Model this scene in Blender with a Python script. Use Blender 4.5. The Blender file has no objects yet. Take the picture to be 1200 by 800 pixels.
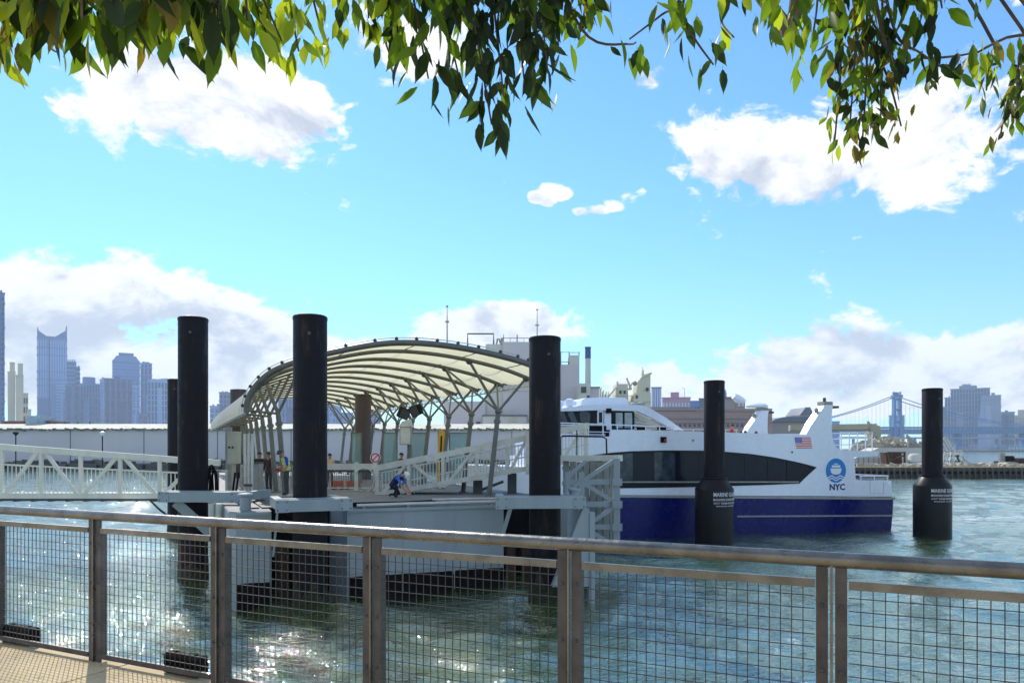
import bpy, bmesh, math, random
import numpy as np
from mathutils import Vector, Matrix, noise as mnoise
random.seed(7)
R = math.radians
SC = bpy.context.scene
COL = SC.collection
F = 867.0            # focal length in photo pixels (1200 px wide)
EYE = 5.0            # camera height above the water
HZ = 525.0           # photo row of the horizon

# ---------------------------------------------------------------- camera, sky, sun, exposure
cam = bpy.data.cameras.new('camera')
camo = bpy.data.objects.new('camera', cam); COL.objects.link(camo)
camo.location = (0, 0, EYE); camo.rotation_euler = (R(90), 0, 0)
cam.sensor_width = 36; cam.lens = 36 * F / 1200; cam.shift_y = (HZ - 400) / 1200
cam.clip_start = .05; cam.clip_end = 20000
SC.camera = camo
SC.view_settings.view_transform = 'Standard'; SC.view_settings.look = 'None'
SC.view_settings.exposure = 0.45; SC.view_settings.gamma = 1
SC.cycles.use_denoising = True
SC.cycles.max_bounces = 8; SC.cycles.volume_bounces = 1
SC.cycles.sample_clamp_indirect = 6

SUN_AZ, SUN_EL = R(-28), R(40)
sd = Vector((math.sin(SUN_AZ) * math.cos(SUN_EL), math.cos(SUN_AZ) * math.cos(SUN_EL), math.sin(SUN_EL)))
sl = bpy.data.lights.new('sun', 'SUN'); sl.energy = 3.4; sl.angle = R(.53); sl.color = (1, .94, .84)
so = bpy.data.objects.new('sun', sl); COL.objects.link(so)
so.rotation_euler = sd.to_track_quat('Z', 'Y').to_euler()

W = bpy.data.worlds.new('World'); SC.world = W; W.use_nodes = True
nt = W.node_tree; nt.nodes.clear()
def N(tree, t, **k):
    n = tree.nodes.new(t)
    for a, v in k.items(): setattr(n, a, v)
    return n
def sock(tree, s, v):
    if isinstance(v, bpy.types.NodeSocket): tree.links.new(v, s)
    elif v is not None: s.default_value = v
def mth(tree, op, a, b=None, c=None, clamp=False):
    n = N(tree, 'ShaderNodeMath', operation=op, use_clamp=clamp)
    for i, v in enumerate((a, b, c)):
        if v is not None: sock(tree, n.inputs[i], v)
    return n.outputs[0]
def mixc(tree, f, a, b, mode='MIX'):
    n = N(tree, 'ShaderNodeMix', data_type='RGBA', blend_type=mode)
    sock(tree, n.inputs[0], f); sock(tree, n.inputs[6], a); sock(tree, n.inputs[7], b)
    return n.outputs[2]
def mrange(tree, v, a, b, c=0., d=1., smooth=True):
    n = N(tree, 'ShaderNodeMapRange', interpolation_type='SMOOTHSTEP' if smooth else 'LINEAR')
    sock(tree, n.inputs[0], v)
    for i, q in enumerate((a, b, c, d)): n.inputs[i + 1].default_value = q
    return n.outputs[0]
def fbm(tree, vec, scale, detail=6, rough=.55, dist=0.):
    n = N(tree, 'ShaderNodeTexNoise')
    if vec is not None: tree.links.new(vec, n.inputs['Vector'])
    n.inputs['Scale'].default_value = scale; n.inputs['Detail'].default_value = detail
    n.inputs['Roughness'].default_value = rough; n.inputs['Distortion'].default_value = dist
    return n.outputs[0]

sky = N(nt, 'ShaderNodeTexSky', sky_type='NISHITA')
sky.sun_disc = False; sky.sun_elevation = SUN_EL; sky.sun_rotation = SUN_AZ
sky.air_density = 1.0; sky.dust_density = .1; sky.ozone_density = 1.0; sky.altitude = 0
tc = N(nt, 'ShaderNodeTexCoord')
sx = N(nt, 'ShaderNodeSeparateXYZ'); nt.links.new(tc.outputs['Generated'], sx.inputs[0])
az = mth(nt, 'ARCTAN2', sx.outputs[0], sx.outputs[1])
el = mth(nt, 'ARCSINE', sx.outputs[2])
ae = N(nt, 'ShaderNodeCombineXYZ')
nt.links.new(az, ae.inputs[0]); nt.links.new(mth(nt, 'MULTIPLY', el, 1.5), ae.inputs[1])
P = ae.outputs[0]
n_big = fbm(nt, P, 5.6, 10, .60, .3)
off = N(nt, 'ShaderNodeVectorMath', operation='ADD'); nt.links.new(P, off.inputs[0]); off.inputs[1].default_value = (-.012, .045, 0)
n_off = fbm(nt, off.outputs[0], 5.6, 10, .60, .3)
n_fine = fbm(nt, P, 24, 7, .62, .5)
def dirpx(p, y):
    a = math.atan((p - 600) / F)
    return a, math.atan((HZ - y) / F * math.cos(a))
# (centre px, half sizes px, weight): cumulus heaps, by the direction they stand in
CLOUDS = [(225, 118, 215, 88, .62), (150, 100, 120, 70, .2), (330, 90, 110, 60, .2), (1010, 165, 230, 100, .62), (1150, 110, 150, 120, .3),
          (60, 400, 240, 120, .66), (250, 425, 240, 95, .6), (588, 382, 135, 34, .62), (985, 440, 270, 66, .66), (1160, 440, 180, 62, .5), (760, 450, 120, 40, .42),
          (630, 231, 16, 10, .46), (643, 224, 19, 13, .43), (657, 228, 15, 10, .46), (642, 236, 14, 8, .44), (684, 249, 18, 8, .42), (702, 246, 22, 10, .48), (720, 241, 20, 12, .5), (737, 232, 22, 14, .5), (750, 226, 14, 10, .44), (750, 96, 34, 22, .5), (470, 40, 130, 60, .45), (430, 408, 110, 34, .45), (900, 440, 90, 40, .3)]
mask = None
for p, y, hw, hh, wgt in CLOUDS:
    a0, e0 = dirpx(p, y)
    a1, _ = dirpx(p + hw, y); a2, _ = dirpx(p - hw, y); _, e1 = dirpx(p, y - hh)
    ha, he = (a1 - a2) / 2, abs(e1 - e0)
    dx = mth(nt, 'DIVIDE', mth(nt, 'SUBTRACT', az, a0), ha)
    dy = mth(nt, 'DIVIDE', mth(nt, 'SUBTRACT', el, e0), he)
    d = mth(nt, 'SQRT', mth(nt, 'ADD', mth(nt, 'MULTIPLY', dx, dx), mth(nt, 'MULTIPLY', dy, dy)))
    m = mth(nt, 'MULTIPLY', mrange(nt, d, 1.35, .25), wgt)
    mask = m if mask is None else mth(nt, 'MAXIMUM', mask, m)
# the rest of the sky carries scattered heaps of the same kind
wide = fbm(nt, P, 1.7, 3, .5)
front = mrange(nt, mth(nt, 'ABSOLUTE', az), .72, 1.0)
mask = mth(nt, 'MAXIMUM', mask, mth(nt, 'MULTIPLY', mrange(nt, wide, .42, .62, 0, .6), front))
dens = mth(nt, 'ADD', mth(nt, 'ADD', mask, mth(nt, 'MULTIPLY', mth(nt, 'SUBTRACT', n_big, .5), 1.9)), mth(nt, 'MULTIPLY', mth(nt, 'SUBTRACT', n_fine, .5), .75))
densb = mth(nt, 'ADD', mth(nt, 'MULTIPLY', dens, .62), mth(nt, 'MULTIPLY', mth(nt, 'SUBTRACT', n_off, n_big), 2.6))
alpha = mrange(nt, dens, .23, .42)
thick = mrange(nt, densb, .20, .66)
SKYK = 1.0
tint = mixc(nt, 1.0, sky.outputs[0], (.52, .90, 1.12, 1), 'MULTIPLY')
hazeband = mrange(nt, el, .24, -.02, 0, .38)
tint2 = mixc(nt, hazeband, tint, (3.2, 4.4, 5.4, 1))
cl = mixc(nt, thick, (6.3, 6.2, 6.05, 1), (3.4, 3.55, 4.05, 1))
fin = mixc(nt, mth(nt, 'MULTIPLY', alpha, .94), tint2, cl)
bg = N(nt, 'ShaderNodeBackground'); bg.inputs[1].default_value = .14
nt.links.new(fin, bg.inputs[0])
wo = N(nt, 'ShaderNodeOutputWorld'); nt.links.new(bg.outputs[0], wo.inputs[0])

# ---------------------------------------------------------------- helpers
def lin(c):
    c = c / 255
    return c / 12.92 if c <= .04045 else ((c + .055) / 1.055) ** 2.4
def C(r, g, b): return (lin(r), lin(g), lin(b), 1)
def at(p, y, Y): return Vector(((p - 600) / F * Y, Y, EYE + (HZ - y) / F * Y))
def xat(p, Y): return (p - 600) / F * Y
def zat(y, Y): return EYE + (HZ - y) / F * Y

MATS = {}
def M(name, col, rough=.55, metal=0., var=.18, scale=1.5, bump=0., bscale=30., dirt=None, streak=False, spec=.5):
    if name in MATS: return MATS[name]
    m = bpy.data.materials.new(name); m.use_nodes = True
    t = m.node_tree; b = t.nodes['Principled BSDF']
    g = N(t, 'ShaderNodeNewGeometry')
    vec = g.outputs['Position']
    if streak:
        mp = N(t, 'ShaderNodeMapping'); t.links.new(vec, mp.inputs[0]); mp.inputs['Scale'].default_value = (1, 1, .12); svec = mp.outputs[0]
    else: svec = vec
    n = fbm(t, svec, scale, 6, .6)
    lo = tuple(c * (1 - var) for c in col[:3]) + (1,); hi = tuple(min(1, c * (1 + var)) for c in col[:3]) + (1,)
    c = mixc(t, mrange(t, n, .3, .7), lo, hi)
    if dirt:
        n2 = fbm(t, svec, scale * 2.7, 8, .7)
        c = mixc(t, mrange(t, n2, dirt[1], dirt[1] + .16), c, dirt[0])
    t.links.new(c, b.inputs['Base Color'])
    n3 = fbm(t, vec, scale * 4, 4, .6)
    t.links.new(mrange(t, n3, .25, .75, max(.02, rough - .1), min(1, rough + .1)), b.inputs['Roughness'])
    b.inputs['Metallic'].default_value = metal
    b.inputs['Specular IOR Level'].default_value = spec
    if bump:
        bp = N(t, 'ShaderNodeBump'); bp.inputs['Strength'].default_value = bump; bp.inputs['Distance'].default_value = .02
        t.links.new(fbm(t, vec, bscale, 5, .6), bp.inputs['Height']); t.links.new(bp.outputs[0], b.inputs['Normal'])
    MATS[name] = m
    return m

ORG = {}
class MB:
    def __init__(s): s.v = []; s.f = []
    def add(s, vs, fs):
        o = len(s.v); s.v += [tuple(v) for v in vs]; s.f += [tuple(i + o for i in f) for f in fs]; return s
    def box(s, c, d, rz=0., ry=0., rx=0.):
        hx, hy, hz = d[0] / 2, d[1] / 2, d[2] / 2
        vs = [Vector((x, y, z)) for x in (-hx, hx) for y in (-hy, hy) for z in (-hz, hz)]
        if rz or ry or rx:
            m = Matrix.Rotation(rz, 3, 'Z') @ Matrix.Rotation(ry, 3, 'Y') @ Matrix.Rotation(rx, 3, 'X')
            vs = [m @ v for v in vs]
        c = Vector(c)
        return s.add([v + c for v in vs], [(0, 1, 3, 2), (4, 6, 7, 5), (0, 4, 5, 1), (2, 3, 7, 6), (0, 2, 6, 4), (1, 5, 7, 3)])
    def bx(s, x0, x1, y0, y1, z0, z1):
        return s.box(((x0 + x1) / 2, (y0 + y1) / 2, (z0 + z1) / 2), (abs(x1 - x0), abs(y1 - y0), abs(z1 - z0)))
    def bar(s, a, b, w, h, up=(0, 0, 1)):
        a, b = Vector(a), Vector(b); d = (b - a).normalized(); up = Vector(up)
        if abs(d.dot(up)) > .98: up = Vector((0, 1, 0))
        sd_ = d.cross(up).normalized() * (w / 2); u = sd_.cross(d).normalized() * (h / 2)
        vs = [a - sd_ - u, a + sd_ - u, a + sd_ + u, a - sd_ + u, b - sd_ - u, b + sd_ - u, b + sd_ + u, b - sd_ + u]
        return s.add(vs, [(0, 3, 2, 1), (4, 5, 6, 7), (0, 1, 5, 4), (1, 2, 6, 5), (2, 3, 7, 6), (3, 0, 4, 7)])
    def path(s, pts, r, n=8, cap=True):
        pts = [Vector(p) for p in pts]; k = len(pts)
        rs = r if isinstance(r, (list, tuple)) else [r] * k
        o = len(s.v); prev = None
        for i, p in enumerate(pts):
            d = (pts[min(i + 1, k - 1)] - pts[max(i - 1, 0)]).normalized()
            if prev is None:
                a = d.cross(Vector((0, 0, 1)))
                if a.length < .05: a = d.cross(Vector((0, 1, 0)))
            else: a = prev - d * prev.dot(d)
            a.normalize(); prev = a; b = d.cross(a)
            for j in range(n):
                t = 2 * math.pi * j / n
                s.v.append(tuple(p + (a * math.cos(t) + b * math.sin(t)) * rs[i]))
        for i in range(k - 1):
            for j in range(n):
                q = (j + 1) % n
                s.f.append((o + i * n + j, o + i * n + q, o + (i + 1) * n + q, o + (i + 1) * n + j))
        if cap:
            s.f.append(tuple(o + j for j in reversed(range(n)))); s.f.append(tuple(o + (k - 1) * n + j for j in range(n)))
        return s
    def tube(s, a, b, r, n=8, r2=None): return s.path([a, b], [r, r if r2 is None else r2], n)
    def lathe(s, c, prof, n=24):
        o = len(s.v); c = Vector(c)
        for r, z in prof:
            for j in range(n):
                t = 2 * math.pi * j / n
                s.v.append((c.x + r * math.cos(t), c.y + r * math.sin(t), c.z + z))
        for i in range(len(prof) - 1):
            for j in range(n):
                q = (j + 1) % n
                s.f.append((o + i * n + j, o + i * n + q, o + (i + 1) * n + q, o + (i + 1) * n + j))
        s.f.append(tuple(o + j for j in reversed(range(n)))); s.f.append(tuple(o + (len(prof) - 1) * n + j for j in range(n)))
        return s
    def prism(s, poly, ext, fn):
        # poly: 2D points, ext: (e0, e1), fn(u, v, e) -> 3D
        k = len(poly); o = len(s.v)
        for e in ext:
            for u, v in poly: s.v.append(tuple(fn(u, v, e)))
        s.f.append(tuple(o + i for i in range(k))); s.f.append(tuple(o + k + i for i in reversed(range(k))))
        for i in range(k):
            q = (i + 1) % k
            s.f.append((o + q, o + i, o + k + i, o + k + q))
        return s
    def ball(s, c, r, n=10, m=6, sq=(1, 1, 1)):
        c = Vector(c); o = len(s.v)
        for i in range(m + 1):
            ph = math.pi * i / m - math.pi / 2
            for j in range(n):
                t = 2 * math.pi * j / n
                s.v.append((c.x + r * sq[0] * math.cos(ph) * math.cos(t), c.y + r * sq[1] * math.cos(ph) * math.sin(t), c.z + r * sq[2] * math.sin(ph)))
        for i in range(m):
            for j in range(n):
                q = (j + 1) % n
                s.f.append((o + i * n + j, o + i * n + q, o + (i + 1) * n + q, o + (i + 1) * n + j))
        return s
    def mesh(s, name, mat, off=(0, 0, 0), smooth=False, fix=True):
        me = bpy.data.meshes.new(name); ox, oy, oz = off
        me.from_pydata([(x - ox, y - oy, z - oz) for x, y, z in s.v], [], s.f)
        if fix:
            bm = bmesh.new(); bm.from_mesh(me); bmesh.ops.recalc_face_normals(bm, faces=bm.faces); bm.to_mesh(me); bm.free()
        for m in (mat if isinstance(mat, (list, tuple)) else [mat]): me.materials.append(m)
        if smooth:
            me.polygons.foreach_set('use_smooth', [len(p.vertices) <= 4 for p in me.polygons])
            if smooth != 'all': me.set_sharp_from_angle(angle=R(38))
        return me
    def build(s, name, mat, parent=None, loc=None, smooth=False, kind=None, fix=True):
        off = ORG.get(parent.name, (0, 0, 0)) if parent else (loc or (0, 0, 0))
        o = bpy.data.objects.new(name, s.mesh(name, mat, off, smooth, fix)); COL.objects.link(o)
        if parent: o.parent = parent; ORG[o.name] = off
        else: o.location = off; ORG[o.name] = off
        if kind: o['kind'] = kind
        return o
def tag(o, label, cat, group=None):
    o['label'] = label; o['category'] = cat
    if group: o['group'] = group
    return o
def thing(name, label, cat, loc=(0, 0, 0), rz=0., group=None, local=False):
    o = bpy.data.objects.new(name, None); COL.objects.link(o); o.empty_display_size = .2
    o.location = loc; o.rotation_euler = (0, 0, rz)
    ORG[o.name] = (0, 0, 0) if (local or rz) else tuple(loc)
    return tag(o, label, cat, group)
def inst(name, mesh, parent, loc, rot=None, scale=None):
    o = bpy.data.objects.new(name, mesh); COL.objects.link(o)
    if parent:
        o.parent = parent; off = ORG.get(parent.name, (0, 0, 0)); loc = Vector(loc) - Vector(off); ORG[o.name] = off
    if rot is not None: o.matrix_local = Matrix.Translation(loc) @ rot.to_4x4()
    else: o.location = loc
    if scale: o.scale = scale
    return o
def text_mb(s, size, align='CENTER', ext=.004, sx=1.0, bold=.012):
    cu = bpy.data.curves.new('txt', 'FONT'); cu.body = s; cu.size = size; cu.align_x = align; cu.extrude = ext; cu.resolution_u = 2; cu.offset = size * bold
    o = bpy.data.objects.new('txt', cu); COL.objects.link(o)
    dg = bpy.context.evaluated_depsgraph_get(); me = bpy.data.meshes.new_from_object(o.evaluated_get(dg))
    mb = MB(); mb.v = [(v.co.x * sx, v.co.y, v.co.z) for v in me.vertices]; mb.f = [tuple(p.vertices) for p in me.polygons]
    bpy.data.objects.remove(o); bpy.data.curves.remove(cu); bpy.data.meshes.remove(me)
    return mb

# ---------------------------------------------------------------- materials
galv = M('galvanised_steel', C(122, 119, 114), .33, .85, .25, 6, .15, 60, dirt=(C(84, 78, 70), .6))
postm = M('weathered_post_steel', C(88, 83, 80), .55, .4, .25, 8, .2, 60, dirt=(C(70, 52, 42), .58))
wirem = M('wire_steel', C(66, 65, 64), .4, .5, .2, 9)
conc = M('quay_concrete', C(204, 180, 138), .85, 0, .14, 2.2, .4, 45, dirt=(C(156, 132, 98), .58))
mossm = M('mossy_ledge', C(120, 128, 52), .95, 0, .3, 5, .6, 40, dirt=(C(80, 84, 50), .5))
black = M('black_rubber', C(14, 14, 16), .8, 0, .25, 6, .3, 50, spec=.15)
pilem = M('black_pile_coating', C(20, 18, 26), .55, 0, .3, 1.2, .15, 14, dirt=(C(62, 50, 46), .54), streak=True, spec=.18)
pileb = M('brown_pile_coating', C(74, 60, 60), .6, 0, .22, 1.2, .15, 14, dirt=(C(92, 66, 56), .6), streak=True)
hullg = M('barge_grey_paint', C(150, 159, 166), .45, 0, .08, .7, .05, 10, dirt=(C(100, 108, 108), .60), streak=True)
brkt = M('bracket_grey_paint', C(146, 158, 166), .45, 0, .08, 2, .06, 25, dirt=(C(112, 116, 114), .68), streak=True)
deckm = M('barge_deck_paint', C(116, 120, 126), .7, 0, .12, 1.2, .2, 30, dirt=(C(120, 116, 110), .62))
rustm = M('rusty_fender', C(84, 58, 44), .85, 0, .35, 3, .3, 20, dirt=(C(60, 42, 34), .5), streak=True)
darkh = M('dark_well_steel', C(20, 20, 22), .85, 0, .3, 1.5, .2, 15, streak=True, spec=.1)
canst = M('canopy_steel', C(108, 108, 104), .42, .3, .12, 3)
alum = M('aluminium', C(200, 200, 194), .4, .45, .1, 3, dirt=(C(150, 148, 140), .66))
gangw = M('gangway_cream_paint', C(226, 225, 212), .5, 0, .08, 2, dirt=(C(170, 164, 140), .68), streak=True)
white = M('ferry_white_paint', C(228, 236, 250), .28, 0, .025, .5, 0, 10, dirt=(C(212, 218, 226), .74), streak=True)
blue = M('ferry_blue_paint', C(8, 19, 98), .25, 0, .10, .5, 0, 10, streak=True, spec=.3)
navy = M('navy_print', C(24, 32, 96), .4, 0, .05)
glass = M('dark_ferry_glass', C(20, 24, 40), .08, 0, .25, .9, spec=.22)
glass2 = M('light_ferry_glass', C(52, 62, 74), .06, 0, .45, 2.2, spec=.4)
frameb = M('black_window_frame', C(16, 18, 28), .4, 0, .2, spec=.2)
grey = M('mid_grey_paint', C(150, 152, 150), .5, 0, .12, 3)
dgrey = M('dark_grey_paint', C(70, 72, 76), .55, 0, .15, 3)
redp = M('red_plastic', C(196, 44, 40), .4, 0, .1)
orange = M('orange_plastic', C(226, 96, 56), .5, 0, .12)
yellow = M('yellow_plastic', C(228, 176, 40), .45, 0, .1)
skin = M('skin', C(190, 136, 108), .55, 0, .06)
hair = M('dark_hair', C(34, 28, 26), .6, 0, .2)
# ---------------------------------------------------------------- water: one displaced sheet out to the horizon
def build_water():
    rr = [2.0]
    while rr[-1] < 4500: rr.append(rr[-1] + max(.1, .0105 * rr[-1]))
    rr = np.array(rr)
    th = np.concatenate([np.linspace(-64, 64, 640), np.linspace(66, 294, 60)[:]]) * math.pi / 180
    nr, na = len(rr), len(th)
    Rr, Th = np.meshgrid(rr, th, indexing='ij')
    X, Y = Rr * np.sin(Th), Rr * np.cos(Th); Z = np.zeros_like(X)
    rng = np.random.default_rng(3)
    cell = np.maximum(.1, .0105 * Rr)
    for i in range(70):
        lam = .55 * (9 / .55) ** rng.random()
        ang = R(205) + rng.normal() * .75
        kx, ky = math.sin(ang) * 2 * math.pi / lam, math.cos(ang) * 2 * math.pi / lam
        amp = .0042 * lam ** .75 * (.5 + rng.random())
        fade = np.clip(lam / (cell * 3.2) - .6, 0, 1)
        ph = kx * X + ky * Y + rng.random() * 6.283
        Z += amp * fade * (np.sin(ph) + .28 * np.cos(2 * ph))
    co = np.stack([X, Y, Z], -1).reshape(-1, 3).astype(np.float32)
    i = np.arange(nr - 1)[:, None]; j = np.arange(na)[None, :]; j2 = (j + 1) % na
    q = np.stack([i * na + j, (i + 1) * na + j, (i + 1) * na + j2, i * na + j2], -1).reshape(-1, 4).astype(np.int32)
    q = q[:, ::-1]
    me = bpy.data.meshes.new('water')
    me.vertices.add(len(co)); me.vertices.foreach_set('co', co.ravel())
    me.loops.add(q.size); me.loops.foreach_set('vertex_index', q.ravel())
    me.polygons.add(len(q)); me.polygons.foreach_set('loop_start', np.arange(0, q.size, 4, dtype=np.int32))
    me.polygons.foreach_set('use_smooth', np.ones(len(q), bool))
    me.update(); me.validate()
    if me.polygons[1000].normal.z < 0: me.flip_normals()
    m = bpy.data.materials.new('river_water'); m.use_nodes = True; t = m.node_tree; b = t.nodes['Principled BSDF']
    g = N(t, 'ShaderNodeNewGeometry'); pos = g.outputs['Position']
    b.inputs['Base Color'].default_value = (.022, .050, .022, 1)
    t.links.new(mixc(t, mrange(t, fbm(t, pos, .12, 4), .35, .65), (.042, .080, .032, 1), (.070, .112, .030, 1)), b.inputs['Base Color'])
    b.inputs['Roughness'].default_value = .03; b.inputs['IOR'].default_value = 1.6
    mp = N(t, 'ShaderNodeMapping'); t.links.new(pos, mp.inputs[0]); mp.inputs['Rotation'].default_value = (0, 0, R(24)); mp.inputs['Scale'].default_value = (.45, 1, 1)
    h = mth(t, 'ADD', mth(t, 'MULTIPLY', fbm(t, mp.outputs[0], 2.6, 4, .58, .6), .34), mth(t, 'ADD', mth(t, 'MULTIPLY', fbm(t, mp.outputs[0], 7.0, 4, .60, .5), .17), mth(t, 'MULTIPLY', fbm(t, pos, .09, 2), .3)))
    bp = N(t, 'ShaderNodeBump'); bp.inputs['Strength'].default_value = 1; bp.inputs['Distance'].default_value = .22
    t.links.new(h, bp.inputs['Height']); t.links.new(bp.outputs[0], b.inputs['Normal'])
    gl = N(t, 'ShaderNodeBsdfGlossy'); gl.inputs['Color'].default_value = (.95, 1.0, .86, 1); gl.inputs['Roughness'].default_value = .018; t.links.new(bp.outputs[0], gl.inputs['Normal'])
    mx = N(t, 'ShaderNodeMixShader'); mx.inputs[0].default_value = .38; t.links.new(b.outputs[0], mx.inputs[1]); t.links.new(gl.outputs[0], mx.inputs[2]); sp_ = N(t, 'ShaderNodeSeparateXYZ'); t.links.new(pos, sp_.inputs[0])   # churned foam drifting off the stern
    fx_ = mrange(t, mth(t, 'ABSOLUTE', mth(t, 'SUBTRACT', sp_.outputs[0], 33.)), 11., 5.); fy_ = mrange(t, mth(t, 'ABSOLUTE', mth(t, 'SUBTRACT', sp_.outputs[1], mth(t, 'ADD', mth(t, 'MULTIPLY', sp_.outputs[0], .28), 43.5))), 2.2, .3)
    fo = mth(t, 'MULTIPLY', mth(t, 'MULTIPLY', fx_, fy_), mrange(t, fbm(t, mp.outputs[0], 2.4, 6, .7, .8), .46, .62))
    df = N(t, 'ShaderNodeBsdfDiffuse'); df.inputs[0].default_value = (.7, .74, .74, 1)
    mf = N(t, 'ShaderNodeMixShader'); t.links.new(mth(t, 'MULTIPLY', fo, .85), mf.inputs[0]); t.links.new(mx.outputs[0], mf.inputs[1]); t.links.new(df.outputs[0], mf.inputs[2]); t.links.new(mf.outputs[0], t.nodes['Material Output'].inputs[0])
    me.materials.append(m)
    o = bpy.data.objects.new('water', me); COL.objects.link(o); o['kind'] = 'structure'
build_water()

# ---------------------------------------------------------------- quay and railing
QZ = EYE - 1.68
FD = Vector((.901, -.434, 0)); FN = Vector((-.434, -.901, 0))   # along the railing, towards the camera
FP = Vector((-3.29, 5.84, QZ)); SP = 1.335
def fpt(s, n=0., z=0.): return FP + FD * s + FN * n + Vector((0, 0, z))
def slab(name, s0, s1, n0, n1, z0, z1, mat, kind='structure'):
    mb = MB(); vs = [fpt(s, n, z) for z in (z0, z1) for s, n in ((s0, n0), (s1, n0), (s1, n1), (s0, n1))]
    mb.add(vs, [(0, 1, 2, 3), (4, 7, 6, 5), (0, 4, 5, 1), (1, 5, 6, 2), (2, 6, 7, 3), (3, 7, 4, 0)])
    return mb.build(name, mat, kind=kind)
quay = slab('quay', -40, 30, .69, 30, -5.3, -.012, conc)
# coping stones along the edge, then paving bands behind them
for i in range(-14, 10):
    e = .003 * random.uniform(-1, 1)
    mb = MB(); s0, s1 = i * 1.9 + .3, i * 1.9 + 2.194
    vs = [fpt(s, n, z) for z in (-.45, e) for s, n in ((s0, -.17), (s1, -.17), (s1, .685), (s0, .685))]
    mb.add(vs, [(0, 1, 2, 3), (4, 7, 6, 5), (0, 4, 5, 1), (1, 5, 6, 2), (2, 6, 7, 3), (3, 7, 4, 0)]).build('coping_stone', conc, quay)
for i in range(-14, 10):
    mb = MB(); s0, s1 = i * 1.9 - .6, i * 1.9 + 1.292
    vs = [fpt(s, n, z) for z in (-.011, .002 * random.uniform(-1, 1)) for s, n in ((s0, .697), (s1, .697), (s1, 1.9), (s0, 1.9))]
    mb.add(vs, [(0, 1, 2, 3), (4, 7, 6, 5), (0, 4, 5, 1), (1, 5, 6, 2), (2, 6, 7, 3), (3, 7, 4, 0)]).build('paving_slab', conc, quay)
slab('quay_wall', -40, 30, -.16, .68, -5.3, -.46, conc)
slab('mossy_ledge', -40, 30, -.44, -.17, -5.3, -.16, mossm)

rail = thing('railing', 'steel mesh railing with round handrail along the quay edge', 'railing', tuple(fpt(0)))
RZ = 1.15
hand = MB().path([fpt(s, 0, RZ) for s in np.linspace(-12, 1.935, 12)], .037, 14).build('handrail', galv, rail, smooth=True)
hand2 = MB().path([fpt(s, 0, RZ) for s in np.linspace(1.94, 11, 9)], .037, 14).build('handrail', galv, rail, smooth=True)
MB().path([fpt(1.92, 0, RZ), fpt(1.955, 0, RZ)], .0385, 14).build('rail_sleeve', galv, hand, smooth=True)
bolt_me = MB().lathe((0, 0, 0), [(.011, -.003), (.011, .005), (.006, .009)], 8).mesh('bolt', dgrey)
brot = Matrix([FD, Vector((0, 0, 1)), FN]).transposed()
zt, zb = RZ - .115, .05
for i in range(-8, 8):
    s = i * SP
    for sg in (-1, 1):
        c = s + sg * .042
        mb = MB(); mb.bar(fpt(c, 0, 0), fpt(c, 0, RZ - .03), .052, .016, FN).build('post_bar', postm, rail)
        mb = MB().bar(fpt(c + sg * .02, -.03, .03), fpt(c + sg * .02, -.03, zt + .02), .05, .008, FD).build('post_flange', postm, rail)
        if -2 <= i <= 5:
            for hz in (.30, .62, .93): inst('bolt', bolt_me, rail, fpt(c, .009, hz), brot)
    MB().bar(fpt(s, 0, .0), fpt(s, 0, RZ - .02), .012, .05, FN).build('stanchion', galv, rail)
    # panel to the right of this post
    a, b = s + .075, s + SP - .075
    fr = MB(); fr.bar(fpt(a, 0, zt), fpt(b, 0, zt), .022, .042); 
    fro = fr.build('panel_top_bar', galv, rail)
    MB().bar(fpt(a, 0, zb), fpt(b, 0, zb), .022, .04).build('panel_bottom_bar', postm, rail)
    mb = MB()
    nv = int((b - a) / .0525)
    for k in range(1, nv + 1):
        q = a + (b - a) * k / (nv + 1)
        mb.bar(fpt(q, .003, zb), fpt(q, .003, zt), .0042, .0042, FN)
    nh = 15
    for k in range(1, nh + 1):
        z = zb + (zt - zb) * k / (nh + 1)
        mb.bar(fpt(a, -.0015, z), fpt(b, -.0015, z), .0042, .0042)
    mb.build('wire_mesh', wirem, rail, kind='stuff')
# black rubber blocks standing on the coping outside the mesh
for p0, p1, yb, lab in ((2, 48, 748.5, 'black rubber block on the quay edge outside the leftmost mesh panel'), (193, 243, 781.5, 'black rubber block on the quay edge left of the second full railing post')):
    pm = (p0 + p1) / 2; q = (pm - 600) / F
    s = -(.0)
    # where the sight line meets the coping just outside the railing
    base = FP + FN * -.085
    s = (base.x - q * base.y) / (q * FD.y - FD.x)
    c = fpt(s, -.085)
    mb = MB()
    vs = []
    L = (p1 - p0) / F * c.y / .9 / 2
    for n, z in ((.05, .004), (.05, .125), (.03, .15), (-.03, .15), (-.05, .125), (-.05, .004)):
        vs += [c + FD * -L + FN * n + Vector((0, 0, z)), c + FD * L + FN * n + Vector((0, 0, z))]
    fs = [(2 * k, 2 * k + 1, (2 * k + 3) % 12, (2 * k + 2) % 12) for k in range(6)] + [tuple(range(0, 12, 2)), tuple(range(11, 0, -2))]
    blk = mb.add(vs, fs).build('rubber_block', black, loc=tuple(c)); tag(blk, lab, 'rubber block', 'rubber blocks on the quay edge')
    for e in (-.6, .6): MB().tube(c + FD * L * e + Vector((0, 0, .145)), c + FD * L * e + Vector((0, 0, .16)), .016, 8).build('bolt', black, blk)

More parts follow.
